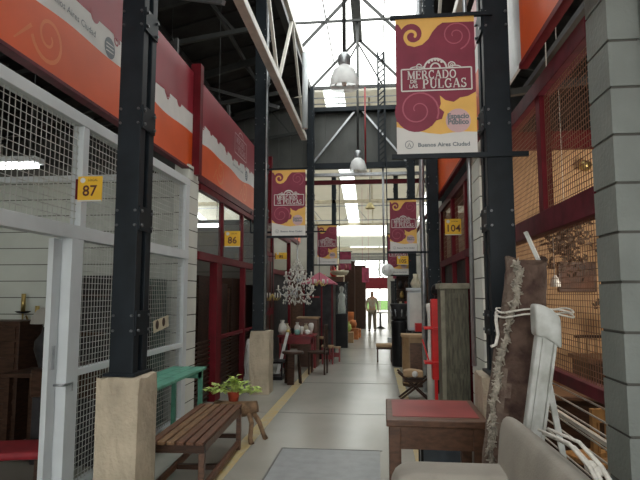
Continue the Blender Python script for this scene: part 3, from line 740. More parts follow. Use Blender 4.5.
# ---------------------------------------------------------------- slatted bench and green table, left
t = thing('slatted_bench', 'low brown wooden slatted bench in front of the concrete plinth', 'bench', (-1.80, 4.21, 0), math.radians(2.5))
for k in range(6):
    MB().box(.005+k*.077, .066+k*.077, -.02, 1.46, .425, .45).build('slat', 'slat_wood_light' if k in (1,2) else 'slat_wood', t, .006)
for y in (.03, 1.40): MB().box(.0,.455,y-.025,y+.025,.36,.424).build('apron','dark_wood',t)
for x in (.005, .41):
    for y in (.0, 1.38): MB().box(x,x+.045,y,y+.05,0,.36).build('leg','brown_wood',t,.004)
for x in (.01,.415): MB().box(x,x+.035,.05,1.38,.36,.42).build('side_rail','brown_wood',t)
for x in (.015,.415): MB().box(x,x+.03,.05,1.38,.05,.10).build('stretcher','slat_wood',t)
MB().box(.05,.41,.6,.65,.05,.09).build('stretcher','dark_wood',t); MB().box(.05,.41,1.385,1.42,.12,.16).build('stretcher','dark_wood',t)
t = thing('green_table', 'narrow green painted table behind the concrete plinth and bench', 'table', (-2.36, 4.5, 0))
for k in range(3): MB().box(k*.135, k*.135+.125, 0, 1.7, .73, .76).build('top_board','green_paint',t,.004)
MB().box(.03,.37,.02,.06,.64,.73).build('apron','green_paint',t); MB().box(.03,.37,1.6,1.64,.64,.73).build('apron','green_paint',t)
MB().box(.02,.05,.05,1.62,.65,.73).build('side_rail','green_paint',t)
for x in (.02,.33):
    for y in (.03,1.6): MB().box(x,x+.045,y,y+.045,0,.73).build('leg','green_paint',t)

# plant on the crooked log stand
t = thing('log_planter', 'hollow log planter on crooked branch legs at the far end of the bench', 'planter', (-1.56, 5.98, -.0))
mb = MB(); mb.tube([(-.24,0,.36),(-.12,.0,.34),(.1,-.01,.34),(.25,0,.37)], [.065,.085,.085,.06], 12); mb.build('log_trough','bark',t)
for pts in ([(.16,-.04,.32),(.2,-.06,.2),(.2,-.12,.06),(.22,-.14,0)], [(.18,.04,.32),(.26,.06,.18),(.3,.08,.06),(.33,.08,0)], [(-.18,-.03,.33),(-.2,-.06,.2),(-.22,-.08,0)], [(-.17,.04,.33),(-.22,.08,.2),(-.26,.1,0)]):
    MB().tube(pts, [.03,.026,.024,.03], 8).build('leg','bark',t)
t2 = thing('potted_plant', 'leafy light green plant in a red pot on the log planter', 'plant', (-1.58, 5.98, .425))
MB().lathe([(0,-.0),(.05,0),(.07,.09),(.075,.1),(.06,.1),(0,.08)], n=16).build('pot','terracotta',t2)
random.seed(5); mb = MB()
for i in range(170):
    a = random.uniform(0,2*PI); r = random.uniform(.03,.32)*(1 if abs(math.cos(a))>.4 else .5)
    c = Vector((r*math.cos(a), .35*r*math.sin(a)-.01, .10+.1*math.exp(-(r/.3)**2)*random.random()+random.uniform(-.03,.04)))
    if abs(c.x) < .07 and c.y < 0: c.z += .06
    d = Vector((math.cos(a)+random.uniform(-.5,.5), math.sin(a)+random.uniform(-.6,.6), random.uniform(-.4,.7))).normalized()*random.uniform(.03,.055)
    s = d.cross(Vector((random.uniform(-.3,.3),random.uniform(-.3,.3),1))).normalized()*.02; u = s.cross(d).normalized()*.008
    mb.add([c-d, c-d*.2+s+u, c+d*.5+s*.7, c+d, c+d*.5-s*.7, c-d*.2-s+u], [(0,1,2,3),(0,3,4,5)])
mb.build('leaves','leaf',t2)
mb = MB()
for i in range(14):
    a = i*2*PI/14; mb.tube([(0,0,.07),(.1*math.cos(a),.04*math.sin(a),.11),(.24*math.cos(a),.07*math.sin(a),.1)],.004,4)
mb.build('stems','leaf',t2)

# ---------------------------------------------------------------- inside stall 87
t = thing('wall_sconce', 'brass double candle sconce on the pale block wall of stall 87', 'candle holder', (-4.72, 6.86, 1.18))
for x,z in ((.08,.16),(.28,.0)):
    a=MB().tube([(.15,.0,-.1),(x*.6+.06,-.09,z-.03),(x,-.12,z-.08),(x,-.12,z)],.012,6); a.build('arm','brass',t)
    b=MB().lathe([(.0,0),(.07,.01),(.1,.03)],(x,-.12,z),14).build('drip_pan','char',t)
    MB().tube([(x,-.12,z+.01),(x,-.12,z+.26)],.028,10).build('candle','brass',b)
MB().box(.0,.3,-.02,.0,-.35,.0).build('back_plate','char',t)
t = thing('drawer_rack', 'dark wooden rack of small drawers at the edge of the view in stall 87', 'cabinet', (-3.88, 5.6, 0))
MB().box(-.5,0,0,.4,0,1.30).build('body','dark_wood',t,.005)
for k in range(7): MB().box(-.46,-.04,-.015,0,.12+k*.165,.25+k*.165).build('drawer','dark_wood',t)
t = thing('side_table', 'dark side table holding a lamp just inside the white door of stall 87', 'table', (-3.62, 5.12, 0))
MB().box(-.10,.3,0,.5,.77,.81).build('tabletop','dark_wood',t,.005)
for x in (-.08,.22):
    for y in (.03,.42): MB().box(x,x+.05,y,y+.05,0,.77).build('leg','dark_wood',t)
MB().box(-.08,.27,.44,.47,.1,.77).build('back_panel','dark_wood',t)
t = thing('table_lamp', 'dark urn lamp with a curved pale shade on the side table in stall 87', 'lamp', (-3.44, 5.38, .81))
MB().lathe([(0,0),(.08,0),(.05,.03),(.07,.1),(.105,.22),(.1,.30),(.04,.38),(.03,.44),(0,.45)], n=18).build('base','char',t)
MB().lathe([(.15,.48),(.13,.56),(.09,.62),(.05,.64)], n=20).build('lamp_shade','hall_wall',t)
t = thing('cushioned_stool', 'low bench with bright red cushion inside the stall 87 door', 'stool', (-3.25, 4.45, 0), math.radians(14))
MB().box(-.5,.42,-.1,.35,.20,.27).build('cushion','red_cushion',t,.03)
for x in (-.46,.34):
    for y in (-.06,.28): MB().box(x,x+.05,y,y+.05,0,.20).build('leg','dark_wood',t)
t = thing('dark_dresser', 'black low dresser behind the red cushioned bench in stall 87', 'cabinet', (-4.05, 6.2, 0))
MB().box(-.9,.6,0,.5,.0,.78).build('body','black',t,.01)
for k in range(3): MB().box(-.86+k*.49,-.4+k*.49,-.015,0,.1,.7).build('door','dark_wood',t)
MB().box(-.95,.62,-.03,.52,.78,.82).build('top','char',t)
for i,(x,y,z,r,m,l) in enumerate([(-4.3,6.5,.825,.08,'brass','round brass vase on the black dresser in stall 87'),(-3.9,6.45,.825,.06,'cream','small cream jar on the black dresser in stall 87')]):
    tag(MB().lathe([(0,0),(r*.6,0),(r,r*.8),(r*.8,r*1.8),(r*.4,r*2.2),(r*.5,r*2.6)],(x,y,z),14).build('vase',m),l,'vase')
t = thing('tall_rack', 'tall dark rack with teal panel seen through the stall 87 mesh', 'rack', (-3.62, 5.72, 0))
MB().box(0,.7,0,.4,.0,1.8).build('body','char',t); MB().box(.72,.95,-.01,.35,.0,1.78).build('side_panel','teal',t)
for k in range(4): MB().box(.03,.67,-.04,0,.3+k*.42,.34+k*.42).build('shelf','dark_wood',t)
t = thing('storage_trunk', 'dark trunk on the floor behind the lower mesh panel of stall 87', 'trunk', (-3.27, 4.95, 0))
MB().box(0,.66,0,.55,0,.62).build('body','char',t,.01); MB().box(-.02,.68,-.02,.57,.62,.88).build('lid','dark_wood',t,.02); MB().box(.28,.38,-.035,-.02,.5,.7).build('clasp','brass',t)
t = thing('teal_cupboard', 'tall dark teal cupboard behind the mesh next to the stall 87 end post', 'cupboard', (-3.3, 6.35, 0))
MB().box(0,.62,0,.38,0,1.78).build('body','teal',t,.005)
for xx in (.03,.32): MB().box(xx,xx+.27,-.015,0,.08,1.7).build('door','char',t)
t = thing('picture_card', 'cream card with two dark oval portraits tied to the mesh behind the column', 'card', (-2.395, 5.66, 1.2))
mb=MB(); mb.box(0,.008,0,.42,0,.13,0,('X',.12))
mb.build('card','cream',t)
for y in (.09,.27): MB().add([(.0105, y+.045*math.cos(2*PI*k/16), .065+.05*math.sin(2*PI*k/16)+(.09-.21+y)*.12) for k in range(16)],[tuple(range(16))]).build('portrait','dark_wood',t)
def tubelight(x,y,z,L,label,rz=0):
    t=thing('fluorescent_lamp',label,'lamp',(x,y,z),rz)
    MB().box(0,L,-.09,.09,.03,.09).build('housing','white_paint',t); MB().tube([(.03,-.04,0),(L-.03,-.04,0)],.02,8).build('tube','tube_light',t); MB().tube([(.03,.04,0),(L-.03,.04,0)],.02,8).build('tube','tube_light',t)
    mb=MB(); mb.tube([(.1,0,.09),(.1,0,6.95-z)],.006,4); mb.tube([(L-.1,0,.09),(L-.1,0,6.95-z)],.006,4); mb.build('hanger','steel_roof',t)
tubelight(-4.62,5.4,2.98,1.0,'fluorescent lamp hanging over stall 87',.0)
tubelight(-3.75,9.1,2.78,1.1,'fluorescent lamp glowing behind the glass above sign 86',.0)

# inside stall 86
for x,y,h,l in ((-3.9,7.6,1.7,'dark bookcase behind the louvres of the red framed stall'),):
    t=thing('bookcase',l,'bookcase',(x,y,0))
    MB().box(0,.9,.0,.05,0,h).build('back_panel','brown_wood',t)
    for xx in (0,.86): MB().box(xx,xx+.04,-.3,0,0,h).build('side_panel','dark_wood',t)
    for k in range(5): MB().box(.04,.86,-.3,0,.05+k*(h-.1)/4,.08+k*(h-.1)/4).build('shelf','dark_wood',t)
random.seed(11)
for k in range(4):
    t=thing('darkening_cupboard',['dark cupboard nearest the door post','second dark cupboard from the door post','third dark cupboard from the door post','dark cupboard deepest'][k]+' added to darken stall 86 behind the louvres','cupboard',(-3.45+.06*k,8.5+k*.8,0))  # dark bodies added to stand in for the shaded stall interior
    MB().box(0,.6,0,.7,0,1.9-.12*(k%2)).build('body','dark_wood',t,.005); MB().box(.05,.28,-.015,0,.1,1.7).build('door','brown_wood',t); MB().box(.32,.55,-.015,0,.1,1.7).build('door','brown_wood',t)
for k in range(6):
    tag(MB().box(-3.8+k*.12,-3.72+k*.12,7.32,7.5,.909,1.12+.04*(k%3)).build('book','red_paint' if k%2 else 'cream'), ['cream','red','pale','maroon','ivory','crimson'][k]+' book, number %s from the aisle end, in the dark bookcase of stall 86'%['six','five','four','three','two','one'][k],'book','books in the stall 86 bookcase')
tag(MB().lathe([(0,0),(.09,0),(.12,.1),(.09,.2),(.11,.34),(.10,.5),(.08,.66),(.05,.78),(0,.80)],(-2.27,9.6,.0),12,sx=.8).build('draped_cloth','cloth_white'),'white cloth bundle against the louvres just before the second column plinth','cloth')

# ---------------------------------------------------------------- foreground right: red topped table, sofa, rug, mouldings
t = thing('writing_table', 'brown wooden table with red leather inlaid top in the foreground', 'table', (.058, 3.80, 0), math.radians(-.8))
mb = MB().box(0,.68,0,.74,.70,.75); mb.build('tabletop','brown_wood',t,.008)
MB().box(.045,.635,.1,.69,.7505,.753).build('leather_inlay','red_leather',t)
MB().box(.03,.65,.03,.05,.55,.70).build('apron','brown_wood',t)
MB().box(.03,.65,.69,.71,.55,.70).build('apron','brown_wood',t)
for x in (.03,.63): MB().box(x,x+.02,.05,.69,.55,.70).build('apron','brown_wood',t)
for x in (.02,.58):
    for y in (.02,.64): MB().box(x,x+.08,y,y+.08,0,.70).build('leg','brown_wood',t,.005)
t = thing('glazed_case', 'dark glass sided display case on the floor under the red topped table', 'case', (.36, 4.75, 0))
MB().box(0,.42,0,.3,0,.03).build('base','black',t)
MB().box(.01,.41,.01,.29,.03,.44).build('panel','blue_grey',t)
for x in (0,.4):
    for y in (0,.28): MB().box(x,x+.02,y,y+.02,.03,.46).build('corner_post','black',t)
MB().box(-.01,.43,-.01,.31,.45,.47).build('lid','blue_grey',t)

def cushion(name, pts_fn, m, parent, sub=2):
    bm = bmesh.new(); bmesh.ops.create_cube(bm, size=1)
    bmesh.ops.subdivide_edges(bm, edges=bm.edges[:], cuts=3, use_grid_fill=True)
    for v in bm.verts: v.co = Vector(pts_fn(v.co.x+.5, v.co.y+.5, v.co.z+.5))
    me = bpy.data.meshes.new(name); bm.to_mesh(me); bm.free(); me.materials.append(M[m])
    for p in me.polygons: p.use_smooth = True
    o = bpy.data.objects.new(name, me); COL.objects.link(o); o.parent = parent
    s = o.modifiers.new('smooth','SUBSURF'); s.levels = s.render_levels = sub
    return o
t = thing('upholstered_sofa', 'grey beige upholstered sofa with tall rounded back in the near foreground', 'sofa', (.55, 1.3, 0))
cushion('backrest', lambda a,b,c: (-.08+(.32-.04*c)*a+.07*c, .0+1.32*b, .25+(.86-.22*a)*c), 'upholstery', t)
cushion('armrest', lambda a,b,c: (-.50+.62*a, 1.0+.24*b, .12+.745*c), 'upholstery', t)
cushion('armrest', lambda a,b,c: (-.50+.62*a, -.2+.24*b, .12+.60*c), 'upholstery', t)
cushion('seat', lambda a,b,c: (-.45+.55*a, .06+.96*b, .2+.25*c), 'upholstery', t)
for x in (-.42,.2):
    for y in (-.1,1.15): MB().box(x,x+.05,y,y+.05,0,.24).build('leg','dark_wood',t)
# rolled rug leaning on the stall front
t = thing('rolled_rug', 'worn brown rolled rug standing upright against the near column', 'rug', (.80, 3.35, 0))
random.seed(3)
pts=[(-.12,.0,.0),(-.075,.01,.4),(-.02,.02,.8),(.04,.035,1.2),(.09,.05,1.6),(.11,.06,1.80)]
n=26; vs=[]
prof=[.15,.15,.145,.14,.125,.118]
Z=[]
for j in range(25):
    f=j/24*5; i=min(int(f),4); q=f-i; p=Vector(pts[i]).lerp(Vector(pts[i+1]),q); r=prof[i]*(1-q)+prof[i+1]*q
    for k in range(n):
        a=2*PI*k/n; rr=r*(1+.07*math.sin(3*a+j*.4)+random.uniform(-.04,.04))
        zz=p.z+(.03*math.sin(a*2+1) if j==24 else 0)
        vs.append((p.x+rr*math.cos(a),p.y+rr*.8*math.sin(a),zz))
mb=MB(); mb.add(vs,[(j*n+k,j*n+(k+1)%n,(j+1)*n+(k+1)%n,(j+1)*n+k) for j in range(24) for k in range(n)],0,True)
for (j,k) in [(j,k) for j in range(24) for k in range(n)]:
    a=2*PI*(k+.5)/n; idx=len(mb.m)-24*n+j*n+k
    edge=4.05+.25*math.sin(j*.7)+.1*math.sin(j*2.1)
    mb.m[idx]=1 if 2.9<a<edge else 0
mb.add([( .115+.118*math.cos(2*PI*k/n)*s,.06+.095*math.sin(2*PI*k/n)*s,1.80-dz) for s,dz in ((1,.0),(.7,.07),(.35,.04),(.05,.1)) for k in range(n)],
       [(j*n+k,j*n+(k+1)%n,(j+1)*n+(k+1)%n,(j+1)*n+k) for j in range(3) for k in range(n)],0,True)
mb.build('pile',['rug','rug_back'],t)
mb=MB()                                            # frayed selvedge running down the front
for j in range(70):
    f=j/70*5; i=min(int(f),4); q=f-i; p=Vector(pts[i]).lerp(Vector(pts[i+1]),q); r=prof[i]*(1-q)+prof[i+1]*q
    a=4.0-.2*(1-j/70)+.25*math.sin(j*.13)+.06*math.sin(j*.71)
    c=Vector((p.x+r*1.03*math.cos(a),p.y+r*.83*math.sin(a),p.z))
    for q2 in range(7):
        e=c+Vector((random.uniform(-.04,.03),random.uniform(-.03,.0),random.uniform(-.045,.035))); c2=c+Vector((random.uniform(-.015,.015),0,random.uniform(-.02,.02))); mb.tube([c2,e],[.009,.003],5)
ed=[]
for j in range(70):
    f=j/70*5; i=min(int(f),4); q=f-i; p=Vector(pts[i]).lerp(Vector(pts[i+1]),q); r=prof[i]*(1-q)+prof[i+1]*q; a=4.0-.2*(1-j/70)+.25*math.sin(j*.13)+.06*math.sin(j*.71)
    ed.append((p.x+r*1.03*math.cos(a),p.y+r*.83*math.sin(a),p.z))
mb.tube(ed,[.013+random.uniform(-.005,.008) for j in range(70)],6)
mb.build('fringe','fringe',t)
t2=thing('rope','white rope looped around the rolled rug and white moulding','rope',(.80,3.35,0))
mb=MB()
loop=[(.085+.16*math.cos(a)+(.12 if math.cos(a)>0 else 0),.05+.14*math.sin(a)-.005,1.50+.012*math.sin(a*3)) for a in [2*PI*k/28 for k in range(29)]]
mb.tube(loop,.006,6); mb.tube([(p[0],p[1]-.004,p[2]-.028) for p in loop],.006,6)
mb.tube([(-.075,.05,1.49),(-.09,.0,1.44),(-.085,-.02,1.36),(-.1,-.02,1.30),(-.13,-.03,1.29)],.010,6)
mb.build('rope_coil','rope',t2)
# white carved moulding leaning beside the rug
t=thing('carved_post','weathered white carved bed post leaning beside the rolled rug','post',(.675,2.93,0),0)
mb=MB(); a=Vector((-.03,.0,0.0)); b=Vector((.225,.06,1.50))
mb.bar(a,b,.095,.07,0,(0,-1,0)); 
mb.build('shaft','weathered_white',t,.015)
mb=MB(); off=Vector((0,-.042,0)); mb.bar(a+off+Vector((-.03,0,0)),b+off+Vector((-.03,0,-.1)),.014,.02,0,(0,-1,0)); mb.bar(a+off+Vector((.03,0,0)),b+off+Vector((.03,0,-.1)),.014,.02,0,(0,-1,0))
mb.build('beading','weathered_white',t)
cushion('scroll_head', lambda a_,b_,c_:(.145+.13*a_,-.005+.11*b_,1.38+.17*c_-.07*(a_**2)), 'weathered_white', t)
tag(MB().bar((1.10,3.0,1.36),(1.075,2.35,.62),.03,.02).build('white_strip','weathered_white'),'thin white wooden strip slanting beside the carved post','strip') if False else None
t=thing('wooden_strip','thin white wooden strip leaning between the carved post and the stall mesh','strip',(1.05,2.8,0))
MB().bar((-.165,.27,1.32),(.04,.27,.0),.03,.015).build('strip','weathered_white',t)
t=thing('knotted_cloth','knotted white cloth cords lying over the back of the sofa','cloth',(.82,2.2,.84))
mb=MB()
for k,(dx,dz) in enumerate(((0,0),(.02,.02),(-.02,.015))):
    mb.tube([(-.12+dx,.25,.17+dz),(-.04+dx,.12,.15+dz),(.0+dx,.02,.09+dz),(.02+dx*1.2,-.1,-.0+dz),(.02+dx*1.2,-.2,-.1)],[.006,.008,.010,.010,.008],8)
mb.ball((-.01,.04,.10),.024,10); mb.ball((.015,.02,.09),.02,10)
mb.build('cord','rope',t)
tag(MB().bar((.985,3.40,1.80),(.925,3.44,1.98),.028,.02).build('white_stick','weathered_white'),'short white stick rising above the top of the rolled rug','stick')

# inside the right stall
t=thing('framed_picture','dark brown framed painting on the tan wall behind the mesh','picture',(2.0,6.2,1.62))
MB().box(0,.40,0,.03,0,.33).build('frame','brown_wood',t,.006); MB().box(.03,.37,-.004,0,.03,.30).build('canvas','picture_brown',t)
t=thing('hanging_bulb','small white bell lamp hanging in front of the framed painting','lamp',(1.55,4.9,1.66))
MB().lathe([(.045,0),(.045,.03),(.025,.08),(.01,.1)],n=12).build('shade','white_ceramic',t); MB().tube([(0,0,.1),(0,0,1.5),(.02,0,4.9)],.005,4).build('cord','rope',t)
def add_fill_light(x,y,z,power,col,r=.06):
    l=bpy.data.lights.new('stall_fill_light','POINT'); l.energy=power; l.color=col; l.shadow_soft_size=r
    o=bpy.data.objects.new('stall_fill_light',l); o.location=(x,y,z); COL.objects.link(o)
add_fill_light(2.5,4.2,2.2,60,(1,.89,.76),.25)  # warm fill light added to brighten the tan wall
t=thing('pendant_lamp','added bare warm bulb brightening the tan walled stall','lamp',(2.5,4.2,2.47))  # made-up bulb to go with the added fill light
MB().lathe([(.0,0),(.035,.02),(.045,.06),(.02,.1),(0,.1)],n=12).build('bulb','added_bulb_glow',t); MB().tube([(0,0,.1),(0,0,4.1)],.006,4).build('cord','black',t)
random.seed(9)
def dried(x,y,z,n,r,label):
    t=thing('hanging_plant',label,'plant',(x,y,z)); mb=MB()
    for i in range(n):
        c=Vector((random.gauss(0,r*.6),random.gauss(0,r*.4),random.gauss(0,r*.7))); d=Vector((random.uniform(-1,1),random.uniform(-1,1),random.uniform(-1,1))).normalized()*.035
        s=d.cross(Vector((0.3,1,.2))).normalized()*.014; mb.add([c-d,c+s,c+d,c-s],[(0,1,2,3)])
    mb.build('foliage','dry_plant',t); MB().tube([(0,0,-r*.4),(0,0,r),(0,0,6.5-z)],.004,4).build('string','rope',t)
dried(1.75,5.2,2.05,260,.17,'bundle of dark dried flowers hanging above the rolled rug')
dried(2.5,5.9,2.12,120,.12,'smaller dried plant hanging high beside the block pillar')
dried(2.35,5.8,1.45,90,.09,'dark tuft hanging below the framed painting')
t=thing('wire_basket','purple grey basket hung on the mesh beside the carved post','basket',(1.07,3.9,1.33))
MB().lathe([(.05,0),(.07,.01),(.095,.17),(.09,.17),(.065,.02),(0,.02)],n=16).build('bowl','purple',t)
MB().tube([(-.09,0,.17),(-.06,0,.26),(0,0,.29),(.06,0,.26),(.09,0,.17)],.008,6).build('handle','purple',t)
tag(MB().ball((2.3,6.1,3.0),.07,12,sz=.9).build('hanging_ball','brass'),'small round brass ball hanging high in the tan walled stall','ornament')
t=thing('slat_crib','dark wooden sideboard with low spindle gallery against the tan wall','sideboard',(2.0,5.4,0))
MB().box(0,1.3,0,.5,.0,.95).build('body','dark_wood',t,.01); MB().box(-.03,1.33,-.03,.52,.95,.99).build('top','brown_wood',t)
for k in range(16): MB().box(.05+k*.08,.07+k*.08,.44,.46,.99,1.15).build('spindle','tan_wood',t)
MB().box(.02,1.3,.43,.47,1.15,1.18).build('gallery_rail','dark_wood',t)
def chair(name,label,loc,rz,m,seatm=None,h=.45,bh=.9,group=None,sc=1.0):
    t=thing(name,label,'chair',loc,rz,group)
    MB().box(-.2*sc,.2*sc,-.2*sc,.2*sc,h-.04,h).build('seat',seatm or m,t,.012)
    for x in (-.18*sc,.15*sc):
        MB().box(x,x+.035,-.19*sc,-.155*sc,0,h-.04).build('leg',m,t); MB().box(x,x+.035,.16*sc,.195*sc,0,bh).build('rear_leg',m,t)
    MB().box(-.145*sc,.15*sc,.165*sc,.19*sc,bh-.1,bh).build('top_rail',m,t,.005)
    for k in range(4): MB().box(-.11*sc+k*.075*sc,-.09*sc+k*.075*sc,.17*sc,.185*sc,h+.06,bh-.1).build('back_spindle',m,t)
    MB().box(-.145*sc,.15*sc,.165*sc,.19*sc,h+.04,h+.07).build('lower_rail',m,t)
    return t
chair('wooden_chair','honey coloured wooden chair with slatted back in the tan walled stall',(1.62,4.35,0),math.radians(200),'honey_wood',None,.40,.78,None,.9)
t=thing('dark_chest','dark wooden chest behind the honey coloured chair','chest',(1.35,4.75,0))
MB().box(0,.5,0,.5,0,.72).build('body','dark_wood',t,.01); MB().box(-.02,.52,-.02,.52,.72,.76).build('lid','brown_wood',t,.01)

# ---------------------------------------------------------------- right side, mid distance
t=thing('panelled_cabinet','tall weathered grey green cabinet with panelled doors by the block pillar','cabinet',(.80,6.92,0))
MB().box(0,.34,0,.36,.06,1.66).build('body','grey_green_wood',t,.005); MB().box(-.02,.36,-.02,.38,1.66,1.73).build('cornice','grey_green_top',t,.008)
MB().box(-.01,.35,-.01,.37,0,.08).build('plinth_board','grey_green_wood',t)
for z0,z1 in ((.14,.62),(.68,1.6)):
    d=MB().box(.09,.29,-.02,0,z0,z1).build('door','grey_green_wood',t,.004)
    MB().box(.12,.26,-.028,-.02,z0+.05,z1-.05).build('door_panel','grey_green_wood',d,.006)
MB().box(.0,.05,-.018,0,.1,1.64).build('stile','grey_green_top',t)
t=thing('red_shelf_unit','bright red metal shelf unit standing beside the weathered cabinet','shelf',(.72,7.5,0))
MB().box(.02,.17,0,.16,.45,1.53).build('back_case','red_enamel',t,.01)
for z in (1.12,.66): MB().box(-.08,.19,-.04,.2,z,z+.03).build('shelf','red_enamel',t,.005)
MB().box(.05,.09,.02,.06,0,.45).build('leg','red_enamel',t); MB().box(.14,.17,.1,.14,0,.45).build('leg','red_enamel',t)
MB().bar((-.02,.1,.70),(-.1,.1,.98),.02).build('brace','red_enamel',t); MB().box(.02,.17,-.01,.0,1.38,1.44).build('rim','red_enamel',t)
t=thing('black_bust','black rounded head ornament on top of the red shelf unit','ornament',(.83,7.58,1.53))
MB().lathe([(0,0),(.05,0),(.04,.02),(.03,.04)],n=14).build('foot','black',t); MB().ball((0,0,.12),.085,14,sz=1.05).build('head','black',t); MB().ball((.04,0,.22),.03,8).build('crest','black',t)
t=thing('baluster','white turned baluster standing behind the red shelf unit','baluster',(.80,8.22,0))
MB().lathe([(0,0),(.07,0),(.07,.7),(.05,.74),(.06,.85),(.045,.95),(.05,1.3),(.065,1.36),(.07,1.45),(0,1.46)],n=16).build('shaft','white_ceramic',t)
t=thing('corner_desk','brown octagonal wooden cabinet in front of the white cabinet','cabinet',(.45,9.6,0))
o8=[(0,0.12),(.1,0),(.36,0),(.42,.12),(.42,.4),(0,.4)]
def prism(pts,z0,z1):
    n=len(pts); return MB().add([(x,y,z0) for x,y in pts]+[(x,y,z1) for x,y in pts],[tuple(range(n)),tuple(range(n,2*n))]+[(i,(i+1)%n,(i+1)%n+n,i+n) for i in range(n)])
prism(o8,.05,.84).build('body','tan_wood',t,.004); prism([(x*1.1-.02,y*1.1-.03) for x,y in o8],.84,.89).build('top','carton',t,.006)
MB().box(.12,.34,-.012,0,.15,.75).build('door','brown_wood',t); prism(o8,0,.05).build('base','dark_wood',t)
t=thing('folding_stool','crossed leg folding stool with a tan bag, on the floor by the red shelf','stool',(.555,8.55,0))
for y in (-.12,.12):
    MB().bar((-.22,y,0),(.2,y,.33),.03).build('leg','dark_wood',t); MB().bar((.22,y,0),(-.24,y,.42),.03).build('leg','dark_wood',t)
MB().box(-.16,.14,-.14,.14,.27,.30).build('seat','dark_wood',t)
t2=thing('canvas_bag','crumpled tan bag lying on the crossed leg stool','bag',(.55,8.55,.335))
cushion('bag_body',lambda a,b,c:(-.15+.3*a,-.1+.2*b,.0+.12*c*(1-.4*abs(a-.4))),'carton',t2); MB().ball((.02,-.09,.05),.05,8).build('white_flap','cloth_white',t2)
t=thing('white_cabinet','pale white tall cupboard on a dark base beyond the octagonal cabinet','cabinet',(.66,11.5,0))
MB().box(0,.36,0,.4,.84,1.66).build('body','white_paint',t,.006); MB().box(-.02,.38,-.02,.42,1.66,1.72).build('cornice','white_paint',t,.005)
MB().box(.03,.33,-.015,0,.9,1.62).build('door','white_ceramic',t,.004); MB().box(-.03,.39,-.03,.42,0,.84).build('base','char',t)
tag(MB().box(.78,.93,11.2,11.40,.84,1.0).build('red_box','red_enamel'),'small bright red box on a dark stand at the foot of the white cupboard','box') 
t=thing('dark_stand','dark low stand holding the small red box','stand',(.72,11.15,0)); MB().box(0,.28,0,.3,0,.84).build('body','char',t)
tag(MB().lathe([(0,0),(.08,0),(.12,.1),(.05,.22),(.06,.3),(0,.3)],(.84,11.7,1.72),14).build('stone_vase','cream'),'cream stone vase on top of the white cupboard','vase')
t=thing('black_chest','tall black drum shaped chest at the edge of the aisle','chest',(.52,12.35,0))
MB().lathe([(0,0),(.18,0),(.19,.05),(.185,.95),(.19,1.0),(0,1.0)],n=18).build('body','black',t)
t=thing('ornate_planter','dark ornate metal planter standing on the black drum','planter',(.52,12.35,1.0))
MB().lathe([(0,0),(.15,0),(.19,.08),(.16,.2),(.21,.34),(.22,.38),(.18,.38),(0,.3)],n=18).build('bowl','char',t)
mb=MB()
for k in range(9): a=2*PI*k/9; mb.lathe([(.0,-.02),(.02,0),(0,.02)],(.2*math.cos(a),.2*math.sin(a),.2),8); mb.tube([(.18*math.cos(a),.18*math.sin(a),.1),(.22*math.cos(a),.22*math.sin(a),.25)],.012,5)
mb.build('relief','galv',t)
t=thing('upholstered_stool','low stool with tan upholstered seat alone in the aisle','stool',(.18,13.1,0))
MB().box(-.2,.2,-.18,.18,.34,.42).build('seat','carton',t,.03); MB().box(-.19,.19,-.17,.17,.30,.345).build('seat_frame','dark_wood',t)
for x in (-.18,.145):
    for y in (-.16,.12): MB().box(x,x+.035,y,y+.035,0,.30).build('leg','dark_wood',t)

# ---------------------------------------------------------------- left side, mid distance
t=thing('red_table','red painted wooden table crowded with white china','table',(-2.06,11.25,0))
MB().box(0,.78,0,.6,.70,.74).build('tabletop','red_paint',t,.006); MB().box(.04,.74,.03,.05,.56,.70).build('apron','red_paint',t)
for x in (.03,.70):
    for y in (.03,.52): MB().box(x,x+.05,y,y+.05,0,.70).build('leg','red_paint',t)
vp=[[(0,0),(.05,0),(.08,.08),(.06,.18),(.03,.22),(.045,.26)],[(0,0),(.04,0),(.07,.03),(.075,.09),(.05,.12),(0,.14)],[(0,0),(.03,0),(.035,.05),(.06,.14),(.065,.22),(.04,.25)]]
items=[(.08,.12,0,'white_ceramic',1.5,'tall white china urn at the shop side of the red table'),(.2,.1,1,'brass',1,'small brass pot on the red table'),(.285,.17,2,'black',.7,'slender black vase on the red table'),(.38,.12,1,'teal_glaze',1.1,'pale turquoise bowl on the red table'),
(.47,.12,2,'white_ceramic',.9,'white vase with red band on the red table'),(.59,.1,1,'white_ceramic',1.1,'round white china jar at the aisle end of the red table'),(.12,.44,0,'cream',1.1,'cream pitcher at the back of the red table'),(.34,.42,0,'white_ceramic',1.2,'white pitcher at the back middle of the red table'),(.52,.4,0,'cream',1.1,'cream jug at the back of the red table near the chair'),(.63,.38,2,'white_ceramic',1.2,'white goblet at the back corner of the red table')]
for x,y,k,m,s,l in items:
    t=thing('vase',l,'vase',(-2.06+x*1.05,11.25+y,.741),0,'china on the red table')
    MB().lathe([(a*s*.78,b*s*.78) for a,b in vp[k]],n=14).build('body',m,t)
    if k==0: MB().tube([(.045*s,0,.05*s),(.07*s,0,.1*s),(.03*s,0,.14*s)],.008,6).build('handle',m,t)
t=thing('round_stool','dark round wooden stool with shaped panels beside the concrete plinth','stool',(-1.5,9.75,0))
MB().lathe([(0,.53),(.19,.53),(.20,.55),(.19,.57),(0,.57)],n=20).build('seat','dark_wood',t)
for k in range(3):
    a=k*2*PI/3+.4; MB().bar((.14*math.cos(a),.14*math.sin(a),0),(.11*math.cos(a),.11*math.sin(a),.53),.12,.03,0,(math.cos(a),math.sin(a),0)).build('leg','dark_wood',t)
t=thing('white_board','pale narrow board leaning against the red table by the round stool','board',(-1.87,10.9,0)); MB().bar((-.08,-.25,0),(.04,.28,.80),.06,.02).build('board','cloth_white',t)
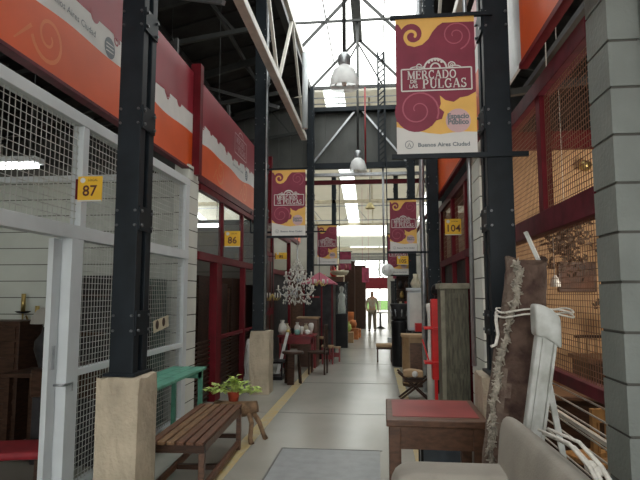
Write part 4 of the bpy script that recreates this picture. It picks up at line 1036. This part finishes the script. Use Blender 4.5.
chair('dining_chair','dark wooden chair with tall back next to the red table end',(-1.18,11.0,0),math.radians(-95),'dark_wood',None,.45,.98,None,.9)
t=thing('low_rack','dark low rack on the floor behind the round stool','rack',(-2.1,10.1,0)); MB().box(0,.35,0,.4,.0,.06).build('base','black',t); MB().box(0,.35,0,.4,.3,.34).build('shelf','black',t)
for x in (0,.32):
    for y in (0,.37): MB().box(x,x+.03,y,y+.03,.06,.30).build('post','black',t)
for i,(x,y,h) in enumerate(((-1.12,12.55,.42),(-1.0,13.05,.34))):
    t=thing('red_step_stool',['small red wooden step stool in front of the dark hut','smaller red wooden step stool farther toward the display case'][i],'stool',(x,y,0))
    MB().box(-.14,.14,-.12,.12,h-.03,h).build('seat','tan_wood',t)
    for xx in (-.13,.1): MB().box(xx,xx+.03,-.1,.1,0,h-.03).build('side_panel','red_paint',t)
    MB().box(-.1,.1,-.01,.01,.1,.2).build('stretcher','red_paint',t)
t=thing('garden_hut','dark booth with a pink red pyramid roof beyond the red table','booth',(-1.8,13.35,0))
MB().box(0,.74,0,.7,0,1.85).build('body','char',t,.005)
for x in (.0,.44,.70): MB().box(x,x+.035,-.02,0,.1,1.8).build('corner_strip','red_frame',t)
MB().box(.1,.4,-.02,0,1.5,1.54).build('sign_strip','red_paint',t)
rf=MB().add([(-.06,-.06,1.86),(.8,-.06,1.86),(.8,.76,1.86),(-.06,.76,1.86),(.37,.35,2.15),(-.06,-.06,1.83),(.8,-.06,1.83),(.8,.76,1.83),(-.06,.76,1.83)],[(0,1,4),(1,2,4),(2,3,4),(3,0,4),(5,6,1,0),(6,7,2,1),(7,8,3,2),(8,5,0,3),(5,6,7,8)]); rf.build('roof','ban_pink',t)
MB().box(.1,.6,-.3,-.02,.52,.56).build('counter','tan_wood',t)
t=thing('wooden_crate','brown wooden crate standing behind the china on the red table','crate',(-1.75,12.0,0)); MB().box(0,.45,0,.4,.0,1.05).build('body','brown_wood',t,.01); MB().box(-.02,.47,-.02,.42,1.05,1.08).build('lid','tan_wood',t)
t=thing('display_case','tall narrow black display case holding a white figure','cabinet',(-1.22,16.2,0))
MB().box(0,.36,.0,.34,0,1.0).build('lower_body','black',t); MB().box(0,.36,.3,.34,1.0,1.95).build('back_panel','black',t); MB().box(-.01,.37,-.01,.35,1.92,1.96).build('top','black',t)
for x in (0,.34):
    for y in (0,.31): MB().box(x,x+.02,y,y+.02,1.0,1.92).build('corner_post','black',t)
MB().box(.01,.35,.004,.008,1.0,1.92).build('glass_pane','glass',t)
t=thing('figurine','white standing figurine inside the black display case','figurine',(-1.04,16.36,1.0))
MB().lathe([(0,0),(.12,0),(.11,.2),(.09,.4),(.11,.55),(.05,.62),(.04,.66),(.07,.72),(.06,.8),(0,.84)],n=14).build('body','white_ceramic',t)
# crystal chandelier
t=thing('crystal_chandelier','large crystal chandelier with candle arms hanging over the china table','chandelier',(-1.5,10.25,1.42))
trim(MB().bar((-2.42,10.25,2.78),(-1.2,10.25,2.78),.03),'steel_dark'); trim(MB().bar((-2.42,10.25,2.78),(-2.42,10.25,3.2),.03),'steel_dark'); trim(MB().bar((-2.42,11.9,2.98),(-1.1,11.9,2.98),.03),'steel_dark')
random.seed(21)
MB().tube([(0,0,.1),(0,0,1.05)],.012,6).build('stem','galv',t)
MB().tube([(0,0,1.0),(0,0,1.36)],.008,4).build('chain','galv',t)
for i in range(10):
    a=2*PI*i/10+.2; R=.36 if i%2 else .27; z0=.22 if i%2 else .48
    arm=MB().tube([(0,0,z0+.1),(R*.4*math.cos(a),R*.4*math.sin(a),z0-.06),(R*.8*math.cos(a),R*.8*math.sin(a),z0-.06),(R*math.cos(a),R*math.sin(a),z0+.02)],.012,6).build('arm','crystal' if i%3 else 'white_ceramic',t)
    MB().lathe([(0,0),(.045,.01),(.05,.025)],(R*math.cos(a),R*math.sin(a),z0+.02),10).build('drip_pan','white_ceramic',arm)
    MB().tube([(R*math.cos(a),R*math.sin(a),z0+.03),(R*math.cos(a),R*math.sin(a),z0+.12)],.014,6).build('candle','white_ceramic',arm)
mb=MB()
for i in range(330):
    z=random.uniform(0,.85); R=(.30 if z<.35 else .30-.28*(z-.35)/.5)*math.sqrt(random.random())+.01; a=random.uniform(0,2*PI); s=random.uniform(.009,.02)
    c=(R*math.cos(a),R*math.sin(a),z-.02); mb.add([(c[0]-s,c[1],c[2]),(c[0],c[1]-s,c[2]),(c[0]+s,c[1],c[2]),(c[0],c[1]+s,c[2]),(c[0],c[1],c[2]+1.5*s),(c[0],c[1],c[2]-2*s)],[(0,1,4),(1,2,4),(2,3,4),(3,0,4),(0,1,5),(1,2,5),(2,3,5),(3,0,5)])
mb.build('crystal_drops','white_ceramic',t)['kind']='stuff'
for x,y,z,s,l in ((-1.98,10.25,1.45,.6,'small crystal chandelier hanging beside the big one toward the maroon door'),(-1.25,11.9,1.75,.7,'second smaller chandelier hanging in front of the booth roof')):
    t=thing('small_chandelier',l,'chandelier',(x,y,z)); random.seed(int(z*100))
    MB().tube([(0,0,.1),(0,0,(2.78 if y<11 else 2.98)-z)],.006,4).build('chain','steel_dark',t)
    for i in range(6):
        a=2*PI*i/6; R=.26*s; arm=MB().tube([(0,0,.15),(R*.6*math.cos(a),R*.6*math.sin(a),.02),(R*math.cos(a),R*math.sin(a),.08)],.009,5).build('arm','brass',t)
        MB().tube([(R*math.cos(a),R*math.sin(a),.08),(R*math.cos(a),R*math.sin(a),.17)],.015,6).build('candle','white_ceramic',arm)
t=thing('hanging_chandelier','red and cream candle chandelier above the tall black display case','chandelier',(-1.05,15.6,2.12)); 
MB().lathe([(.0,0),(.2,.02),(.27,.1),(.27,.14),(0,.14)],n=16).build('bowl','cream',t)
for i in range(8): a=2*PI*i/8; MB().tube([(.25*math.cos(a),.25*math.sin(a),.14),(.25*math.cos(a),.25*math.sin(a),.32)],.02,6).build('candle','red_paint',t)
MB().tube([(0,0,.14),(0,0,5.36)],.01,4).build('chain','steel_dark',t)

# ---------------------------------------------------------------- far stalls along the aisle
random.seed(33)
def cab(x,y,w_,d,h,m,label,name='cabinet',cat='cabinet'):
    t=thing(name,label,cat,(x,y,0)); MB().box(0,w_,0,d,0,h-.03).build('body',m,t); MB().box(-.02,w_+.02,-.02,d,h-.03,h).build('top',m,t)
    MB().box(.03,w_/2-.01,-.015,0,.1,h-.1).build('door',m,t); MB().box(w_/2+.01,w_-.03,-.015,0,.1,h-.1).build('door',m,t); return t
cab(-1.9,17.4,.55,.5,1.9,'tan_wood','tall light brown wardrobe beyond the black display case','wardrobe','wardrobe')
cab(-1.75,19,.6,.5,2.2,'brown_wood','tall dark brown wardrobe farther along the aisle side','wardrobe','wardrobe')
cab(-1.25,21.5,.4,.5,2.9,'dark_wood','very tall dark cupboard farther on from the orange crates','wardrobe','wardrobe')
cab(-1.15,25,.66,.5,2.9,'dark_wood','dark wardrobe just before the cross wall on the person side','wardrobe','wardrobe')
for i,(x,y,s,m,l) in enumerate([(-.95,18.1,.38,'carton','tan cardboard box on the floor by the light brown wardrobe'),(-.85,19.4,.42,'orange_stuff','orange brown crate on the floor beside the aisle'),(-.75,20.2,.34,'orange_stuff','small orange crate farther up the aisle'),(-1.7,18.25,.4,'tan_wood','wooden chest beside the tan cardboard box')]):
    t=thing('crate',l,'crate',(x,y,0)); MB().box(-s/2,s/2,-s/2,s/2,0,s*.9).build('body',m,t,.01)
    for z in (.25,.6): MB().box(-s/2-.008,s/2+.008,-s/2-.012,-s/2,s*z,s*z+.06).build('slat',m,t)
tag(MB().ball((-.85,19.4,.53),.15,12).build('pumpkin_pot','orange_stuff'),'round orange pot sitting on the orange brown crate','pot')
t=thing('tall_white_frame','cream upright door frame standing among the far wardrobes','frame',(-1.42,18.55,0)); MB().box(0,.07,0,.06,0,1.95).build('upright','cream',t); MB().box(-.3,0,0,.06,1.88,1.95).build('head','cream',t); MB().box(-.3,-.24,0,.06,0,1.88).build('upright','cream',t)
for i,(x,y,z,m,l) in enumerate([(-1.7,17.6,1.9,'brass','brass urn on top of the light brown wardrobe'),(-1.5,19.2,2.2,'red_enamel','red urn on top of the dark brown wardrobe'),(-.95,18.1,.35,'leaf','green glazed pot on the tan cardboard box'),(-1.7,18.25,.37,'brass','brass pot on the wooden chest by the light wardrobe')]):
    tag(MB().lathe([(0,0),(.07,0),(.13,.1),(.11,.22),(.05,.28),(.07,.33)],(x,y,z),12).build('urn',m),l,'urn')
t=thing('orange_armchair','orange padded armchair among the far furniture','armchair',(-1.12,21.0,0))
MB().box(-.25,.25,-.25,.25,.0,.42).build('seat','orange_stuff',t,.04); MB().box(-.25,.25,.25,.36,0,.9).build('backrest','orange_stuff',t,.04)
for x in (-.33,.25): MB().box(x,x+.08,-.25,.3,0,.58).build('armrest','orange_stuff',t,.03)
# flags and posters
t=thing('striped_flag','red and white striped flag hanging past the far chandelier','flag',(-1.14,17.0,2.35)); mb=MB()
for k,(z0,z1,mi) in enumerate(((0,.2,0),(.2,.32,1),(.32,.56,0))): mb.box(0,.36,0,.01,z0,z1,mi)
mb.build('cloth',['poster_pink','ban_white'],t); MB().tube([(-.1,.005,.57),(.4,.005,.57)],.012,5).build('pole','steel_dark',t); MB().tube([(.0,.005,.57),(.0,.005,4.95)],.006,4).build('cord','steel_dark',t)
tag(MB().box(-.62,-.3,23.95,23.97,2.1,2.75).box(-.6,-.59,23.95,23.96,2.75,6.36).box(-.33,-.32,23.95,23.96,2.75,6.36).build('poster','poster_pink'),'pink patterned poster hanging above the person','poster')
t=thing('cloth_bunting','dark red cloth banner with yellow stripe behind the globe lamp','banner',(.5,16.3,2.05))
MB().box(0,.62,0,.02,0,.68).build('cloth','ban_maroon',t); MB().poly([(.05,.1),(.3,.35),(.62,.4),(.62,.2),(.35,.15),(.2,.02)],-.012,-.002).build('stripe','ban_yellow',t); MB().tube([(-.05,.01,.7),(.9,.01,.7)],.02,5).build('pole','steel_dark',t)
# right side far clutter
cab(.62,15.8,.5,.5,1.15,'dark_wood','dark sideboard piled with bric-a-brac beyond the black drum','sideboard','sideboard')
cab(.75,18,.6,.5,1.9,'brown_wood','brown wardrobe beyond the piled dark sideboard','wardrobe','wardrobe')
cab(.8,20.6,.6,.5,2.3,'dark_wood','dark wardrobe farther along behind the brown one','wardrobe','wardrobe')
cab(.7,26,.7,.5,2.2,'char','charcoal wardrobe before the cross wall','wardrobe','wardrobe')
bric=[(.7,15.95,1.15,'cream'),(.85,15.9,1.15,'plush_red'),(1.0,16.0,1.15,'char'),(.75,16.05,1.45,'brass'),(.95,16.0,1.5,'orange_stuff'),(.7,16.0,1.75,'char'),(.88,15.95,1.85,'dark_wood')]
nm=['cream','red','charcoal','brass coloured','orange','dark grey','brown']
t=thing('wall_shelf','open dark shelf rack rising from the far sideboard','shelf',(.6,16.22,1.15)); MB().box(0,.6,.0,.03,0,1.1).build('back_panel','dark_wood',t)
for z in (.3,.6,.98): MB().box(0,.6,-.32,.0,z-.03,z).build('shelf','dark_wood',t)
zs=[1.15,1.15,1.15,1.45,1.45,1.75,1.75]
for (x,y,z,m),n_,zz in zip(bric,nm,zs):
    tag(MB().lathe([(0,0),(.04,0),(.065,.08),(.05,.17),(.03,.2),(.04,.23)],(x,y,zz),10).build('ornament',m),n_+' ornament vase on the far dark shelf rack','ornament','ornaments on the far shelf rack')
t=thing('pedestal_table','small black pedestal table in the aisle beside the person','table',(.18,25.5,0)); MB().lathe([(0,.70),(.35,.70),(.35,.74),(0,.74)],n=18).build('tabletop','black',t); MB().lathe([(.25,0),(.05,.1),(.04,.7)],n=12).build('pedestal','black',t)
tag(MB().box(.36,.66,18.4,18.6,0,.14).build('floor_box','white_paint'),'small white box on the floor at the foot of far furniture','box')
# side girders/braces in far bay and glass lamps behind
# stacked stalls behind the left column in the middle distance
cab(-2.9,15.9,.8,.5,2.3,'brown_wood','brown cupboard partly hidden behind the booth','wardrobe','wardrobe')
cab(1.5,16.5,.9,.5,2.4,'brown_wood','brown cupboard behind the far column on the sign 105 side','wardrobe','wardrobe')

# ---------------------------------------------------------------- the person walking away
def skinned(name, verts, edges, radii, m, parent, root=0, sub=2):
    me=bpy.data.meshes.new(name); me.from_pydata(verts,edges,[]); o=bpy.data.objects.new(name,me); COL.objects.link(o); o.parent=parent
    sk=o.modifiers.new('skin','SKIN'); sk.use_smooth_shade=True
    for i,r in enumerate(radii): me.skin_vertices[0].data[i].radius=(r,r) if not isinstance(r,tuple) else r
    for i in range(len(verts)): me.skin_vertices[0].data[i].use_root=(i==root)
    s=o.modifiers.new('sub','SUBSURF'); s.levels=s.render_levels=sub; me.materials.append(M[m])
    return o
t=thing('person','person seen from behind in a beige top and khaki trousers standing in the aisle','person',(-.18,23.3,0),0)
skinned('body',[(0,0,.92),(0,0,1.15),(0,.01,1.38),(0,0,1.48),(0,-.01,1.57),(0,-.01,1.66),
 (.17,.0,1.38),(.23,.02,1.12),(.25,-.06,.88),(.25,-.10,.80),(-.17,0,1.38),(-.25,.03,1.13),(-.22,-.1,.92),(-.2,-.14,.85),
 (.09,0,.88),(.10,0,.48),(.11,.03,.08),(.12,-.07,.04),(-.09,0,.88),(-.11,-.02,.48),(-.12,.0,.08),(-.13,-.10,.04)],
 [(0,1),(1,2),(2,3),(3,4),(4,5),(2,6),(6,7),(7,8),(8,9),(2,10),(10,11),(11,12),(12,13),(0,14),(14,15),(15,16),(16,17),(0,18),(18,19),(19,20),(20,21)],
 [.13,.12,.12,.05,.085,.07,.06,.045,.032,.025,.06,.045,.032,.025,.09,.06,.04,.035,.09,.06,.04,.035],'skin',t)
skinned('shirt',[(0,0,.86),(0,0,1.12),(0,.01,1.36),(0,0,1.46),(.17,0,1.38),(.24,.02,1.12),(.25,-.05,.92),(-.17,0,1.38),(-.26,.03,1.13),(-.23,-.09,.95)],
 [(0,1),(1,2),(2,3),(2,4),(4,5),(5,6),(2,7),(7,8),(8,9)],[(.17,.13),(.15,.12),(.13,.11),.06,.06,.055,.045,.06,.055,.045],'beige_cloth',t)
skinned('trousers',[(0,0,.92),(.09,0,.84),(.10,0,.48),(.11,.03,.07),(-.09,0,.84),(-.11,-.02,.48),(-.12,0,.07)],[(0,1),(1,2),(2,3),(0,4),(4,5),(5,6)],[.15,.11,.082,.065,.11,.082,.065],'khaki',t)
skinned('hair',[(0,.01,1.68),(0,.06,1.62),(0,.09,1.50),(0,.09,1.36)],[(0,1),(1,2),(2,3)],[.10,.085,.045,.025],'hair',t)
for x,y in ((.115,-.02),(-.125,-.05)): MB().ball((x,y,.045),.05,10,sz=.85,sy=2.2).build('shoe','dark_wood',t)
